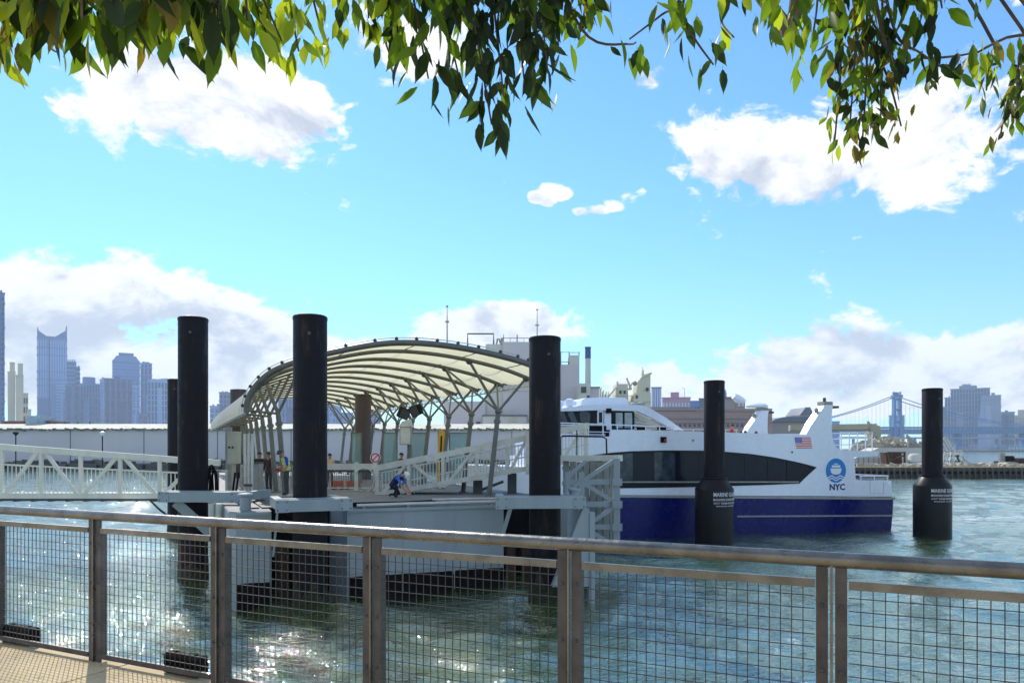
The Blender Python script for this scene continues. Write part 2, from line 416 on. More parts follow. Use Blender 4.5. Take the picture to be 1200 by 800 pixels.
# ---------------------------------------------------------------- piles
weedm = M('pile_weed', C(44, 50, 30), .95, 0, .4, 6, .6, 40, dirt=(C(24, 24, 20), .5))
def pile(p, Y, ytop, d, mat, label, zbot=-4., weed=True):
    x = xat(p, Y); zt = zat(ytop, Y); r = d / 2
    t = thing('mooring_pile', label, 'pile', (x, Y, 0), group='steel mooring piles')
    MB().lathe((x, Y, 0), [(r, zbot), (r, 0), (r, zt * .5), (r, zt - .05), (r - .012, zt - .02), (r - .06, zt)], 40).build('shaft', mat, t, smooth=True)
    MB().lathe((x, Y, 0), [(r + .012, zt - .14), (r + .012, zt - .05), (r + .002, zt - .046)], 40).build('top_band', mat, t, smooth=True)
    rg = random.Random(int(p)); mb = MB(); n = 48
    tops = [.5 + .35 * rg.random() + .25 * math.sin(j * .7 + p) for j in range(n)]
    for lvl in range(3):
        for j in range(n):
            a = 2 * math.pi * j / n; rr = r + (.012 + .02 * rg.random() if lvl < 2 else .002)
            mb.v.append((x + rr * math.cos(a), Y + rr * math.sin(a), (-.9, .1, tops[j])[lvl]))
    for lvl in range(2):
        for j in range(n): mb.f.append((lvl * n + j, lvl * n + (j + 1) % n, (lvl + 1) * n + (j + 1) % n, (lvl + 1) * n + j))
    if weed: mb.build('weed_band', weedm, t, smooth='all')
    a = R(200); MB().tube((x + (r - .02) * math.cos(R(-78)), Y + (r - .02) * math.sin(R(-78)), zt - .62), (x + (r + .02) * math.cos(R(-78)), Y + (r + .02) * math.sin(R(-78)), zt - .62), .05, 10).build('lifting_hole_plug', postm, t)
    for k, zz in enumerate((zt * .42, zt * .68)):
        MB().lathe((x, Y, 0), [(r + .001, zz - .03), (r + .006, zz - .015), (r + .006, zz + .015), (r + .001, zz + .03)], 40).build('weld_seam', mat, t, smooth=True)
    return t, x, Y, r, zt
pile(226.3, 27.6, 372, 1.05, pilem, 'tall black pile at the left end of the landing, below the white gangway end')
pile(363.5, 23.35, 370, 1.05, pilem, 'tall black pile in front of the canopy, its foot in a grey bracket')
pile(638.5, 24.6, 395, 1.05, pilem, 'black pile at the right corner of the canopy, beside the fender frame')
pile(425.5, 47.5, 462, 1.02, pileb, 'brown pile seen under the canopy beyond the barrier rail')
pile(279.5, 50, 456, 1.05, pileb, 'pile top showing above the left edge of the canopy')
pile(207, 44, 444, 1.0, pilem, 'slim dark pile just behind the leftmost pile')
sleeve = M('black_fender_sleeve', C(16, 17, 24), .4, 0, .2, 2, .05, 10, spec=.25)
txtm = M('white_lettering', C(206, 206, 214), .5, 0, .05)
def fender_pile(p, Y, ytop, ycone, yfoot_side, label, d, a0):
    t, x, Y, r, zt = pile(p, Y, ytop, d, pilem, label, weed=False)
    zc = zat(ycone, Y); rs = d * .93
    MB().lathe((x, Y, 0), [(r + .02, zc + .62), (r + .14, zc + .62), (r + .14, zc + .56), (r + .1, zc + .54), (rs - .02, zc + .06), (rs, zc), (rs, -1.2), (rs - .05, -1.3)], 44).build('fender_sleeve', sleeve, t, smooth=True)
    k = [c for c in t.children if c.name.startswith('fender_sleeve')][0]
    for s, size, dz, st in (('MARINE GUARD', .30, -.33, 0), ('MONOPILE DONUT FENDER', .17, -.55, 0), ('DOT TEAM PRODUCTS', .13, -.72, .02), ('MARINE GUARD', .075, -.85, .14)):
        mb = text_mb(s, size, 'LEFT', .004)
        wd = max(v[0] for v in mb.v); goal = 1.62 if dz > -.7 else (1.5 if dz > -.8 else 1.2)
        sc = goal / wd
        mb.v = [(x + (rs + .004 + v[2]) * math.cos(a0 + (v[0] * sc + st) / rs), Y + (rs + .004 + v[2]) * math.sin(a0 + (v[0] * sc + st) / rs), zc + dz + v[1]) for v in mb.v]
        mb.build('lettering', txtm, k, kind='stuff')
fender_pile(837, 39.4, 446, 573, 628, 'black pile with lettered fender sleeve standing in front of the ferry windows', 1.08, R(-108))
fender_pile(1092.5, 42.1, 455, 569, 622, 'black pile with lettered fender sleeve alone in open water right of the ferry', 1.06, R(-123))

# ---------------------------------------------------------------- floating landing (barge)
DZ = 3.0
AX = Vector((-.4556, 1, 0))                      # the landing's long axis, per metre of depth
O = Vector((-8.82, 23.1, 0))
def hp(t, v=0., z=0.): return O + Vector((t, .39 * t, 0)) + AX * v + Vector((0, 0, z))
barge = thing('floating_landing', 'grey floating ferry landing barge moored between the black piles', 'landing barge', tuple(hp(0)))
plan = [hp(.18), hp(0, .3), hp(0, 37), hp(11.76, 37), hp(11.76), hp(10.87), hp(10.75, 2.4), hp(8.62, 2.4), hp(8.52), hp(3.38), hp(3.3, 2.2), hp(1.22, 2.2), hp(1.16)]
pl2 = [(v.x, v.y) for v in plan]
hull = MB().prism(pl2, (-.8, DZ - .03), lambda u, v, e: (u, v, e)).build('hull', hullg, barge)
c_ = Vector((sum(v[0] for v in pl2) / len(pl2), sum(v[1] for v in pl2) / len(pl2)))
deck = MB().prism([(c_.x + (x - c_.x) * .998, c_.y + (y - c_.y) * .998) for x, y in pl2], (DZ - .025, DZ), lambda u, v, e: (u, v, e)).build('deck', deckm, barge)
def strip(t0, t1, v, z, w, h, name, mat, par, proud=.0):
    return MB().bar(hp(t0, v - proud, z), hp(t1, v - proud, z), w, h).build(name, mat, par)
for t0, t1 in ((.2, 1.14), (3.4, 8.5), (10.9, 11.74)):
    strip(t0, t1, 0, DZ - .06, .10, .10, 'edge_beam', brkt, hull, .02)
for t0, t1 in ((1.28, 3.26), (8.68, 10.7)):
    v = 2.36 if t0 > 5 else 2.16
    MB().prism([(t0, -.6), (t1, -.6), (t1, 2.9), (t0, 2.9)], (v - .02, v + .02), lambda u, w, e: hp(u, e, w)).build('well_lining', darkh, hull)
    for k in range(3):
        tt = t0 + .3 + k * .62
        MB().prism([(tt, -.2), (tt + .36, -.2), (tt + .36, 1.55), (tt, 1.55)], (v - .16, v - .025), lambda u, w, e: hp(u, e, w)).build('fender_block', rustm, hull)
for t0, t1 in ((.2, 1.14), (3.42, 8.5), (10.9, 11.74)):
    mb = MB(); k = int((t1 - t0) / .12) + 2; rg = random.Random(5)
    for i in range(k):
        q = t0 + (t1 - t0) * i / (k - 1); zt_ = .74 + .02 * rg.random()
        mb.v += [tuple(hp(q, -.02, -.7)), tuple(hp(q, -.02, zt_ - .15)), tuple(hp(q, -.006, zt_))]
    for i in range(k - 1):
        for l in (0, 1): mb.f.append((i * 3 + l, i * 3 + 3 + l, i * 3 + 4 + l, i * 3 + 1 + l))
    mb.build('dark_gap_band', darkh, hull, fix=False)  # dark band painted for the shaded gap between hull and water
for tt in (5.1, 6.8): MB().bar(hp(tt, -.012, .1), hp(tt, -.012, DZ - .13), .05, .012, (0, 1, 0)).build('weld_strip', hullg, hull)
strip(3.4, 8.5, 0, .9, .06, .05, 'rubbing_strip', hullg, hull, .02)
# grey beam brackets that hold the piles
def bracket(pa, Ya, pb, Yb, ht, hb, struts, name='pile_bracket'):
    a = Vector((xat(pa, Ya), Ya, 0)); b = Vector((xat(pb, Yb), Yb, 0))
    n = Vector((-(b - a).y, (b - a).x, 0)).normalized()
    u = (b - a).normalized()
    z0, z1 = 3.09, 3.45
    mb = MB(); mb.prism([(0, z0), ((b - a).length, z0), ((b - a).length, z1), (0, z1)], (0, .34), lambda x, z, e: a + u * x + n * e + Vector((0, 0, z)))
    br = mb.build(name, brkt, barge)
    L = (b - a).length
    for s in (.14, L - .14):
        MB().prism([(s - .13, z0 + .03), (s + .13, z0 + .03), (s + .13, z1 - .03), (s - .13, z1 - .03)], (.342, 2.6), lambda x, z, e: a + u * x + n * e + Vector((0, 0, z))).build('side_arm', brkt, br)
        MB().prism([(s - .2, z0 - .01), (s + .2, z0 - .01), (s + .2, z1 + .012), (s - .2, z1 + .012)], (-.02, .0), lambda x, z, e: a + u * x + n * e + Vector((0, 0, z))).build('end_plate', brkt, br)
        for q in (-.13, .13):
            for zz in (z0 + .06, z1 - .06):
                inst('bolt', bolt_me, br, a + u * (s + q) - n * .024 + Vector((0, 0, zz)), Matrix([u, Vector((0, 0, 1)), -n]).transposed(), (2, 2, 2))
    MB().prism([(.0, z1 + .001), (L, z1 + .001), (L, z1 + .02), (0, z1 + .02)], (.34, .62), lambda x, z, e: a + u * x + n * e + Vector((0, 0, z))).build('top_plate', brkt, br)
    for (x0, zz0, x1, zz1, w) in struts:
        MB().bar(a + u * x0 + n * .17 + Vector((0, 0, zz0)), a + u * x1 + n * (.17 + .5) + Vector((0, 0, zz1)), w, .05, n).build('strut', brkt, br)
    return br, a, u, n, L
bracket(325, 22.0, 411, 22.85, 0, 0, [(.02, 3.1, -.06, 1.7, .06)])
b3, a3, u3, n3, L3 = bracket(583, 23.35, 684.5, 23.5, 0, 0, [(.42, 3.1, .1, 1.9, .13)])
bracket(187, 26.3, 281, 26.0, 0, 0, [(.5, 3.08, 1.75, 1.75, .36)])
# gusset and corner post right of the third pile
MB().prism([(2.72, 3.07), (2.92, 3.07), (2.92, .6), (1.75, .6)], (.05, .5), lambda x, z, e: a3 + u3 * x + n3 * e + Vector((0, 0, z))).build('gusset_plate', brkt, b3)
MB().prism([(2.93, 2.95), (3.10, 2.95), (3.10, -.4), (2.93, -.4)], (.0, .5), lambda x, z, e: a3 + u3 * x + n3 * e + Vector((0, 0, z))).build('corner_post', brkt, b3)
MB().lathe(a3 + u3 * 2.6 + n3 * 1.2 + Vector((0, 0, 3.45)), [(.16, 0), (.16, .13), (.21, .14), (.21, .2), (.17, .215)], 18).build('bollard', brkt, b3, smooth=True)
# two pale tubes beside the left pile, a bollard, pipes along the deck edge
for p in (243.5, 251.5):
    x = xat(p, 25.2); MB().tube((x, 25.6, -.3), (x, 25.6, 3.09), .13 if p > 250 else .1, 14).build('guide_tube', alum, barge, smooth=True)
MB().lathe(at(287.5, 600.5, 23.9), [(.2, 0), (.2, .03), (.175, .05), (.175, .5), (.23, .53), (.25, .57), (.23, .62), (.06, .64)], 24).build('bollard', brkt, barge, smooth=True)
MB().path([hp(3.7, .12, DZ + .09), hp(5.6, .14, DZ + .10), hp(8.3, .12, DZ + .09)], .06, 10).build('deck_pipe', alum, barge, smooth=True)
MB().path([hp(3.6, .36, DZ + .1), hp(5.2, .33, DZ + .1), hp(6.3, .38, DZ + .12)], .085, 10).build('black_hose', black, barge, smooth=True)
MB().path([hp(6.2, .38, DZ + .2), hp(7.4, .34, DZ + .2), hp(8.4, .3, DZ + .18)], .045, 10).build('deck_pipe', alum, barge, smooth=True)
for tt in (3.9, 5.3, 6.7, 8.1): MB().bar(hp(tt, .02, DZ + .02), hp(tt, .5, DZ + .02), .08, .05).build('pipe_saddle', grey, barge)
for i in range(2):   # grating walkway along the left edge
    MB().prism([(.5 + i * .5, 1.0), (.92 + i * .5, 1.0), (.92 + i * .5, 6), (.5 + i * .5, 6)], (DZ + .004, DZ + .05), lambda u, v, e: hp(u, v, e)).build('walkway_grating', dgrey, barge)
# fender frame at the right-hand end: planked back, posts, beams and braces
FY = 27.2
def fq(p, y, dy=0.): return at(p, y, FY) + Vector((0, dy, 0))
ff = MB().bar(fq(722.3, 537), fq(722.3, 634), .24, .24).build('fender_frame', brkt, barge)
for a, b, w, nm in (((681.5, 553), (681.5, 640), .2, 'post'), ((665.5, 553), (665.5, 590), .2, 'post'),
                    ((661, 564.5), (727, 564.5), .19, 'beam'), ((684, 590.5), (728, 590.5), .19, 'beam'), ((692, 617), (728, 617), .18, 'beam'),
                    ((683, 563), (719, 540), .15, 'brace'), ((684, 566), (719, 587), .15, 'brace'), ((692, 612), (719, 594), .15, 'brace'), ((692, 622), (715, 636), .15, 'brace'),
                    ((660, 582), (680, 564), .14, 'brace'), ((664, 560), (686, 540), .13, 'brace')):
    dy = {'post': 0, 'beam': .03, 'brace': -.03}[nm]
    MB().bar(fq(*a, dy), fq(*b, dy), w, w * .9, (0, 1, 0)).build(nm, brkt, ff)
for k, (y, zz) in enumerate(((564.5, 0), (590.5, 0), (617, 0))):
    MB().box(fq(722.5, y, -.16), (.36, .1, .26)).build('node_plate', brkt, ff)
YB = FY + 1.9
MB().bar(at(659, 536.5, YB), at(727, 536.5, YB - 1.8), .3, .22).build('top_beam', alum, ff)
plk = M('fender_planks', C(132, 136, 132), .8, 0, .2, 2, .3, 20, dirt=(C(86, 82, 74), .58), streak=True)
for k in range(8):
    x0 = xat(660, YB) + k * .262
    MB().bx(x0, x0 + .235, YB - .06 + .02 * (k % 2), YB + .08, 1.0, zat(540, YB) - (.02 * (k % 3))).build('plank', plk, ff)
for y in (548, 566, 590, 614): MB().bar(at(659, y, YB + .14), at(726, y, YB + .14), .14, .14).build('wale', plk, ff)
# ---------------------------------------------------------------- canopy over the landing
def fabric():
    m = bpy.data.materials.new('canopy_fabric'); m.use_nodes = True; t = m.node_tree; b = t.nodes['Principled BSDF']
    g = N(t, 'ShaderNodeNewGeometry'); n = fbm(t, g.outputs['Position'], .8, 5, .6)
    c = mixc(t, mrange(t, n, .3, .7), C(240, 234, 208), C(246, 243, 226))
    c2 = mixc(t, g.outputs['Backfacing'], C(236, 238, 240), c); t.links.new(c2, b.inputs['Base Color']); b.inputs['Roughness'].default_value = .6
    tr = N(t, 'ShaderNodeBsdfTranslucent'); t.links.new(mixc(t, 1, c, (1, .97, .80, 1), 'MULTIPLY'), tr.inputs[0])
    mx = N(t, 'ShaderNodeMixShader'); mx.inputs[0].default_value = .6
    t.links.new(b.outputs[0], mx.inputs[1]); t.links.new(tr.outputs[0], mx.inputs[2])
    t.links.new(mx.outputs[0], t.nodes['Material Output'].inputs[0]); return m
fabm = fabric()
Y0 = 29.5; K0 = Y0 / F
AP = [(289, 42), (290.5, 56), (300, 73), (318, 89), (344, 100), (384, 111), (440, 121.5), (480, 123.5), (520, 120.5), (560, 114), (600, 104.5), (622, 97.5), (648, 87)]
AP = [((p - 600) * K0, EYE + h * K0) for p, h in AP]
def catmull(pts, n):
    out = []
    for i in range(len(pts) - 1):
        p0, p1, p2, p3 = pts[max(i - 1, 0)], pts[i], pts[i + 1], pts[min(i + 2, len(pts) - 1)]
        for k in range(n):
            t = k / n
            out.append(tuple(.5 * (2 * b + (c - a) * t + (2 * a - 5 * b + 4 * c - d) * t * t + (3 * b - a - 3 * c + d) * t ** 3) for a, b, c, d in zip(p0, p1, p2, p3)))
    return out + [tuple(pts[-1])]
ARCH = catmull(AP, 5)
def apt(i, Y, drop=0.):
    x, z = ARCH[i]; a = ARCH[max(i - 1, 0)]; b = ARCH[min(i + 1, len(ARCH) - 1)]
    d = Vector((b[0] - a[0], 0, b[1] - a[1])).normalized(); nrm = Vector((-d.z, 0, d.x))
    return Vector((x - .4556 * (Y - Y0), Y, z)) - nrm * drop
def aidx(x0): return min(range(len(ARCH)), key=lambda i: abs(ARCH[i][0] - x0) + (5 if i < 8 and x0 > -9 else 0))
canopy = thing('canopy', 'long arched canopy of cream fabric on branching steel columns on the landing', 'canopy', (-5, 45, DZ))
YR = [31 + 2.8 * k for k in range(11)]
edge = MB().path([apt(i, Y0) for i in range(len(ARCH))], .125, 12).build('edge_tube', canst, canopy, smooth=True)
lug = MB()
for i in range(3, len(ARCH) - 1, 3):
    p = apt(i, Y0, -.17); MB().ball(p, .075, 8, 5).build('fabric_clamp', dgrey, edge, smooth=True)
MB().path([apt(i, Y0 - .02, -.2) for i in range(len(ARCH))], .018, 6).build('edge_cable', alum, edge)
for k, Y in enumerate(YR):
    MB().path([apt(i, Y, .14) for i in range(0, len(ARCH))], .085, 10).build('rib', canst, canopy, smooth=True)
ys = [Y0] + YR + [60.4]
for k in range(len(ys) - 1):
    ya, yb = ys[k], ys[k + 1]
    mb = MB(); n = len(ARCH); m = 6
    for j in range(m + 1):
        t = j / m; Y = ya + (yb - ya) * t
        for i in range(n):
            mb.v.append(tuple(apt(i, Y, (.17 if ya > Y0 else .05) * 4 * t * (1 - t) + .02)))
    for j in range(m):
        for i in range(n - 1): mb.f.append((j * n + i, j * n + i + 1, (j + 1) * n + i + 1, (j + 1) * n + i))
    mb.build('roof_panel', fabm, canopy, smooth='all', fix=False)
for i0 in (18, 27, 36, 45, 53):
    MB().path([apt(i0, ys[0] + (60.4 - ys[0]) * q / 20, .07) for q in range(21)], .02, 5).build('fabric_seam_cable', dgrey, canopy)
for i0, nm in ((0, 'eave_tube'), (len(ARCH) - 1, 'eave_tube')):
    MB().path([apt(i0, Y0, .03), apt(i0, 60.4, .03)], .07, 10).build(nm, canst, canopy, smooth=True)
# white lattice strip along the right eave
mb = MB()
for q in range(60):
    Y = Y0 + q * .5; mb.bar(apt(len(ARCH) - 1, Y, .05), apt(len(ARCH) - 1, Y + .5, .34 if q % 2 else .05) if False else apt(len(ARCH) - 1, Y + .25, .36), .03, .03)
    mb.bar(apt(len(ARCH) - 1, Y + .25, .36), apt(len(ARCH) - 1, Y + .5, .05), .03, .03)
mb.path([apt(len(ARCH) - 1, Y0, .36), apt(len(ARCH) - 1, 60, .36)], .035, 6)
mb.build('eave_lattice', alum, canopy, kind='stuff')
ic = aidx(-.98); ie = len(ARCH) - 3; il = aidx(-9.75); 
for k, Y in enumerate(YR):
    dx = -.4556 * (Y - 31)
    nR = Vector((-.572 + dx, Y, 6.55)); fR = Vector((-.965 + dx, Y, DZ))
    nL = Vector((-9.8 + dx, Y, 6.45)); fL = Vector((-9.5 + dx, Y, DZ))
    for nd, ft in ((nR, fR), (nL, fL)):
        c = MB().path([ft, ft.lerp(nd, .96), nd], [.105, .105, .09], 10).build('column', canst, canopy, smooth=True)
        MB().bar(ft + Vector((0, 0, .0)), ft + Vector((0, 0, .04)), .36, .36, (0, 1, 0)).build('base_plate', canst, c)
        d = (nd - ft).normalized()
        MB().tube(nd - d * .5, nd - d * .36, .15, 10).build('collar', canst, c, smooth=True)
    MB().ball(nR, .15, 10, 6).build('node', canst, canopy, smooth=True)
    Yn = YR[k + 1] if k < 10 else Y + 1
    ends = [(nR, apt(ic, Y, .16), .06), (nR, apt(ic, Yn, .16), .05), (nR, apt(ie, Y, .16), .055), (nR, apt(ie, Yn, .16), .045),
            (nL, apt(il, Y, .16), .08), (nL, apt(2, Y, .12), .05), (nL, apt(aidx(-8.2), Y, .16), .06)]
    for a, b, r in ends:
        s = MB().tube(a, b, r, 8).build('strut', canst, canopy, smooth=True)
        d = (b - a).normalized()
    for b in (apt(ic, Y, .2), apt(ie, Y, .2), apt(il, Y, .2)):
        MB().ball(b, .13, 8, 5).build('clamp', dgrey, canopy, smooth=True)
# loudspeakers, cabinet, glass screens, sign and boards under the canopy
def spk(p, y, Y, rz, lab):
    t = thing('loudspeaker', lab, 'loudspeaker', tuple(at(p, y, Y)), rz)
    MB().box((0, 0, 0), (.62, .5, .66)).build('cabinet', black, t)
    MB().box((0, -.262, 0), (.54, .02, .58)).build('grille', dgrey, t)
    MB().bar((0, .1, .33), (0, .1, .75), .06, .06).build('bracket', canst, t)
    t['group'] = 'loudspeakers under the canopy'; t.rotation_euler = (.25, .35 * (1 if rz > 0 else -1), rz); t.scale = (.85,) * 3
spk(473, 484, 39, .5, 'black loudspeaker tilted under the canopy, left one of the pair')
spk(487.5, 481, 39, -.4, 'black loudspeaker under the canopy above the grey cabinet, right one of the pair')
t = thing('control_cabinet', 'grey control cabinet on a post behind the ramp rail under the loudspeakers', 'cabinet', (xat(476, 37), 37, DZ))
MB().bx(xat(469, 37), xat(482.5, 37), 36.8, 37.2, zat(521, 37), zat(500, 37)).build('box', grey, t)
MB().prism([(xat(468, 37), zat(500, 37)), (xat(483.5, 37), zat(500, 37)), (xat(481, 37), zat(491, 37)), (xat(472, 37), zat(494, 37))], (36.75, 37.25), lambda u, v, e: (u, e, v)).build('hood', alum, t)
MB().bx(xat(470, 37), xat(481.5, 37), 36.775, 36.798, zat(520, 37), zat(501, 37)).build('door', alum, t)
MB().bar((xat(478.5, 37), 37.1, DZ), (xat(478.5, 37), 37.1, zat(521, 37)), .12, .12).build('post', canst, t)
teal = bpy.data.materials.new('teal_glass'); teal.use_nodes = True
b_ = teal.node_tree.nodes['Principled BSDF']; b_.inputs['Base Color'].default_value = C(150, 196, 200); b_.inputs['Roughness'].default_value = .08
b_.inputs['Transmission Weight'].default_value = .6; b_.inputs['IOR'].default_value = 1.05
n_ = fbm(teal.node_tree, None, 3); teal.node_tree.links.new(mixc(teal.node_tree, n_, C(150, 186, 190), C(196, 218, 220)), b_.inputs['Base Color'])
for i, (p0, p1, lab) in enumerate(((411, 424, 'narrow glass screen under the canopy at the left, beside the brown pile'), (448, 466, 'glass screen under the canopy left of the grey control cabinet'),
                      (481, 500, 'teal glass screen under the canopy right of the grey control cabinet'), (526, 549, 'teal glass screen with door handle behind the ramp, right of the boards'))):
    Y = 41.5; z0, z1 = DZ + .05, zat(506.5, Y); x0, x1 = xat(p0, Y), xat(p1, Y)
    t = thing('glass_screen', lab, 'glass screen', ((x0 + x1) / 2, Y, DZ), group='glass screens under the canopy')
    MB().bx(x0 + .05, x1 - .05, Y - .012, Y + .012, z0 + .06, z1 - .06).build('pane', teal, t)
    for a, b in ((x0, x0 + .06), (x1 - .06, x1)): MB().bx(a, b, Y - .03, Y + .03, z0, z1).build('frame_post', canst, t)
    for a, b in ((z0, z0 + .06), (z1 - .06, z1)): MB().bx(x0 + .06, x1 - .06, Y - .028, Y + .028, a, b).build('frame_rail', canst, t)
    if i == 3: MB().path([(x0 + .35, Y - .03, z1 - .9), (x0 + .35, Y - .1, z1 - .9), (x0 + .75, Y - .1, z1 - .9), (x0 + .75, Y - .1, z1 - 1.3)], .03, 8).build('handle', alum, t)
for p0, p1, m, lab in ((514, 521, yellow, 'yellow board leaning upright behind the ramp under the canopy'), (519, 523.5, redp, 'red board leaning against the yellow board behind the ramp')):
    Y = 40 if m is yellow else 40.3
    a, b = at(p0 - 2, 531, Y), at(p1, 504, Y)
    w = (p1 - p0) / F * Y
    o = MB().prism([(a.x, DZ + .02), (a.x + w, DZ + .02), (b.x, b.z - .06), (b.x - .06, b.z), (b.x - w + .06, b.z), (b.x - w, b.z - .06)], (Y - .05, Y + .05), lambda u, v, e: (u, e, v)).build('rescue_board', m, loc=(a.x, Y, DZ))
    tag(o, lab, 'board')
    MB().bar((a.x + w * .5, Y - .06, DZ + .4), ((b.x - w / 2), Y - .06, b.z - .3), w * .25, .015, (0, 1, 0)).build('stripe', black if m is yellow else orange, o)
t = thing('ring_sign', 'small round red and white sign below the canopy left of the ramp', 'sign', tuple(at(440, 536, 36.2)), local=True)
MB().lathe((0, 0, 0), [(.26, -.01), (.26, .01)], 24).build('disc', white, t)
MB().path([(.2 * math.cos(a), .2 * math.sin(a), .014) for a in np.linspace(0, 2 * math.pi, 25)], .035, 6).build('red_ring', redp, t)
MB().bar((-.15, -.15, .014), (.15, .15, .014), .05, .02).build('red_bar', redp, t)
MB().bar((0, -.3, -.04), (0, -2.2, -.04), .05, .05).build('post', canst, t)
t.rotation_euler = (R(90), 0, 0)
# picket rail and orange barriers
Yb = 35.0
t = thing('picket_rail', 'grey picket rail on the landing between the near pile and the ramp', 'railing', (xat(412, Yb), Yb, DZ))
MB().bx(xat(372, Yb), xat(441, Yb), Yb - .09, Yb + .09, zat(550, Yb), zat(543, Yb)).build('top_rail', alum, t)
MB().bx(xat(372, Yb), xat(441, Yb), Yb - .03, Yb + .03, DZ + .1, DZ + .16).build('bottom_rail', alum, t)
MB().bx(xat(372, Yb), xat(441, Yb), Yb - .03, Yb + .03, zat(553, Yb), zat(551, Yb)).build('middle_rail', dgrey, t)
for p in (373, 418, 440): MB().bx(xat(p, Yb) - .09, xat(p, Yb) + .09, Yb - .1, Yb + .1, DZ, zat(541.5, Yb)).build('post', alum, t)
mb = MB()
for k in range(34):
    x = xat(374, Yb) + k * .082
    mb.bx(x - .012, x + .012, Yb - .012, Yb + .012, DZ + .16, zat(553, Yb))
mb.build('picket', canst, t, kind='stuff')
MB().path([at(427 + 12 * math.cos(a), 562 + 14 * math.sin(a), Yb - .15) for a in np.linspace(-2.6, 2.2, 14)], .035, 6).build('hose_hoop', alum, t, smooth=True)
for p0, p1, lab in ((391, 402, 'orange barrier behind the picket rail, next to the pile'), (406, 422, 'wider orange barrier behind the picket rail, left of the ramp')):
    Y = 36.3; t = thing('orange_barrier', lab, 'barrier', (xat((p0 + p1) / 2, Y), Y, DZ), group='orange barriers')
    MB().bx(xat(p0, Y), xat(p1, Y), Y - .05, Y + .05, DZ + .12, zat(563, Y)).build('board', orange, t)
    for q in (p0 + 1, p1 - 1): MB().bx(xat(q, Y) - .05, xat(q, Y) + .05, Y - .3, Y + .3, DZ, DZ + .115).build('foot', black, t)
# left-hand clutter: cabinet, post, pipes and hose loops
Yc = 29.3
t = thing('deck_cabinet', 'tall beige cabinet with a grey post at the left end of the landing', 'cabinet', (xat(272, Yc), Yc, DZ))
beige = M('beige_paint', C(196, 190, 168), .5, 0, .08)
MB().bx(xat(268.5, Yc), xat(280.5, Yc), Yc - .2, Yc + .2, zat(543, Yc), zat(507, Yc)).build('box', beige, t)
MB().bx(xat(268.2, Yc), xat(280.8, Yc), Yc - .23, Yc + .23, zat(507, Yc), zat(505.5, Yc)).build('lid', alum, t)
MB().bx(xat(270, Yc), xat(279, Yc), Yc - .225, Yc - .202, zat(541, Yc), zat(526, Yc)).build('door', beige, t)
for p in (271, 275): MB().bx(xat(p, Yc) - .03, xat(p, Yc) + .03, Yc - .23, Yc - .202, zat(525, Yc), zat(523, Yc)).build('switch', black, t)
MB().bx(xat(272, Yc), xat(276, Yc), Yc - .05, Yc + .05, DZ, zat(543, Yc)).build('pedestal', beige, t)
MB().bx(xat(260.5, Yc), xat(266.5, Yc), Yc + .3, Yc + .5, DZ, zat(500, Yc)).build('post', grey, t)
for p in (277, 281): MB().bar((xat(p, Yc), Yc - .5, DZ), (xat(p + 2, Yc), Yc - .3, zat(553, Yc)), .06, .06).build('leg', black, t)
for i, (p, q) in enumerate(((284, 288), (288.5, 291.5), (293, 295))):
    Y = 30.2
    o = MB().tube((xat(q, Y), Y, DZ), (xat(p, Y), Y + .3, zat(508, Y)), .06, 10).build('silver_pipe', alum, loc=(xat(q, Y), Y, DZ), smooth=True)
    tag(o, ['leftmost of three silver standpipes right of the beige cabinet', 'middle one of three silver standpipes right of the beige cabinet', 'rightmost of three silver standpipes right of the beige cabinet'][i], 'pipe', 'silver standpipes')
    MB().tube((xat(q, Y), Y - .03, DZ + .5), (xat(q, Y), Y - .16, DZ + .5), .05, 8).build('valve', dgrey, o)
Yh = 27.9
Yl_ = 33.0
t = thing('side_rail', 'grey picket rail between the left canopy columns behind the dark-jacketed people', 'railing', (xat(310, Yl_ + 2), Yl_ + 2, DZ))
a_, b_ = Vector((xat(283, 37.0), 37.0, DZ)), Vector((xat(343, 35.4), 35.4, DZ))
for zz, hh_ in ((1.1, .09), (.15, .06), (.62, .04)): MB().bar(a_ + Vector((0, 0, zz)), b_ + Vector((0, 0, zz)), .06, hh_).build('rail', grey, t)
mb = MB()
for k in range(27): q = a_.lerp(b_, k / 26); mb.bar(q + Vector((0, 0, .15)), q + Vector((0, 0, 1.1)), .03, .03, (0, 1, 0))
mb.build('picket', grey, t, kind='stuff')
for k in (0, 9, 18, 26): q = a_.lerp(b_, k / 26); MB().bar(q, q + Vector((0, 0, 1.2)), .1, .1, (0, 1, 0)).build('post', grey, t)
t = thing('equipment_locker', 'low grey equipment locker between the silver standpipes and the dark-jacketed person', 'locker', (xat(298, 32.2), 32.2, DZ))
MB().bx(xat(292, 32.2), xat(305, 32.2), 32.0, 32.6, DZ + .08, zat(543, 32.2)).build('body', grey, t); MB().bx(xat(291.5, 32.2), xat(305.5, 32.2), 31.95, 32.65, zat(543, 32.2), zat(541.3, 32.2)).build('lid', dgrey, t)
for p in (292.4, 298.8): MB().bx(xat(p, 32.2), xat(p + 5.8, 32.2), 31.97, 31.995, DZ + .14, zat(545, 32.2)).build('door', grey, t)
MB().bx(xat(293, 32.2), xat(304, 32.2), 32.05, 32.55, DZ, DZ + .078).build('plinth', dgrey, t)
t = thing('hose_reel', 'black hose looped over a white rail right of the leftmost pile', 'hose', (xat(250, Yh), Yh, DZ))
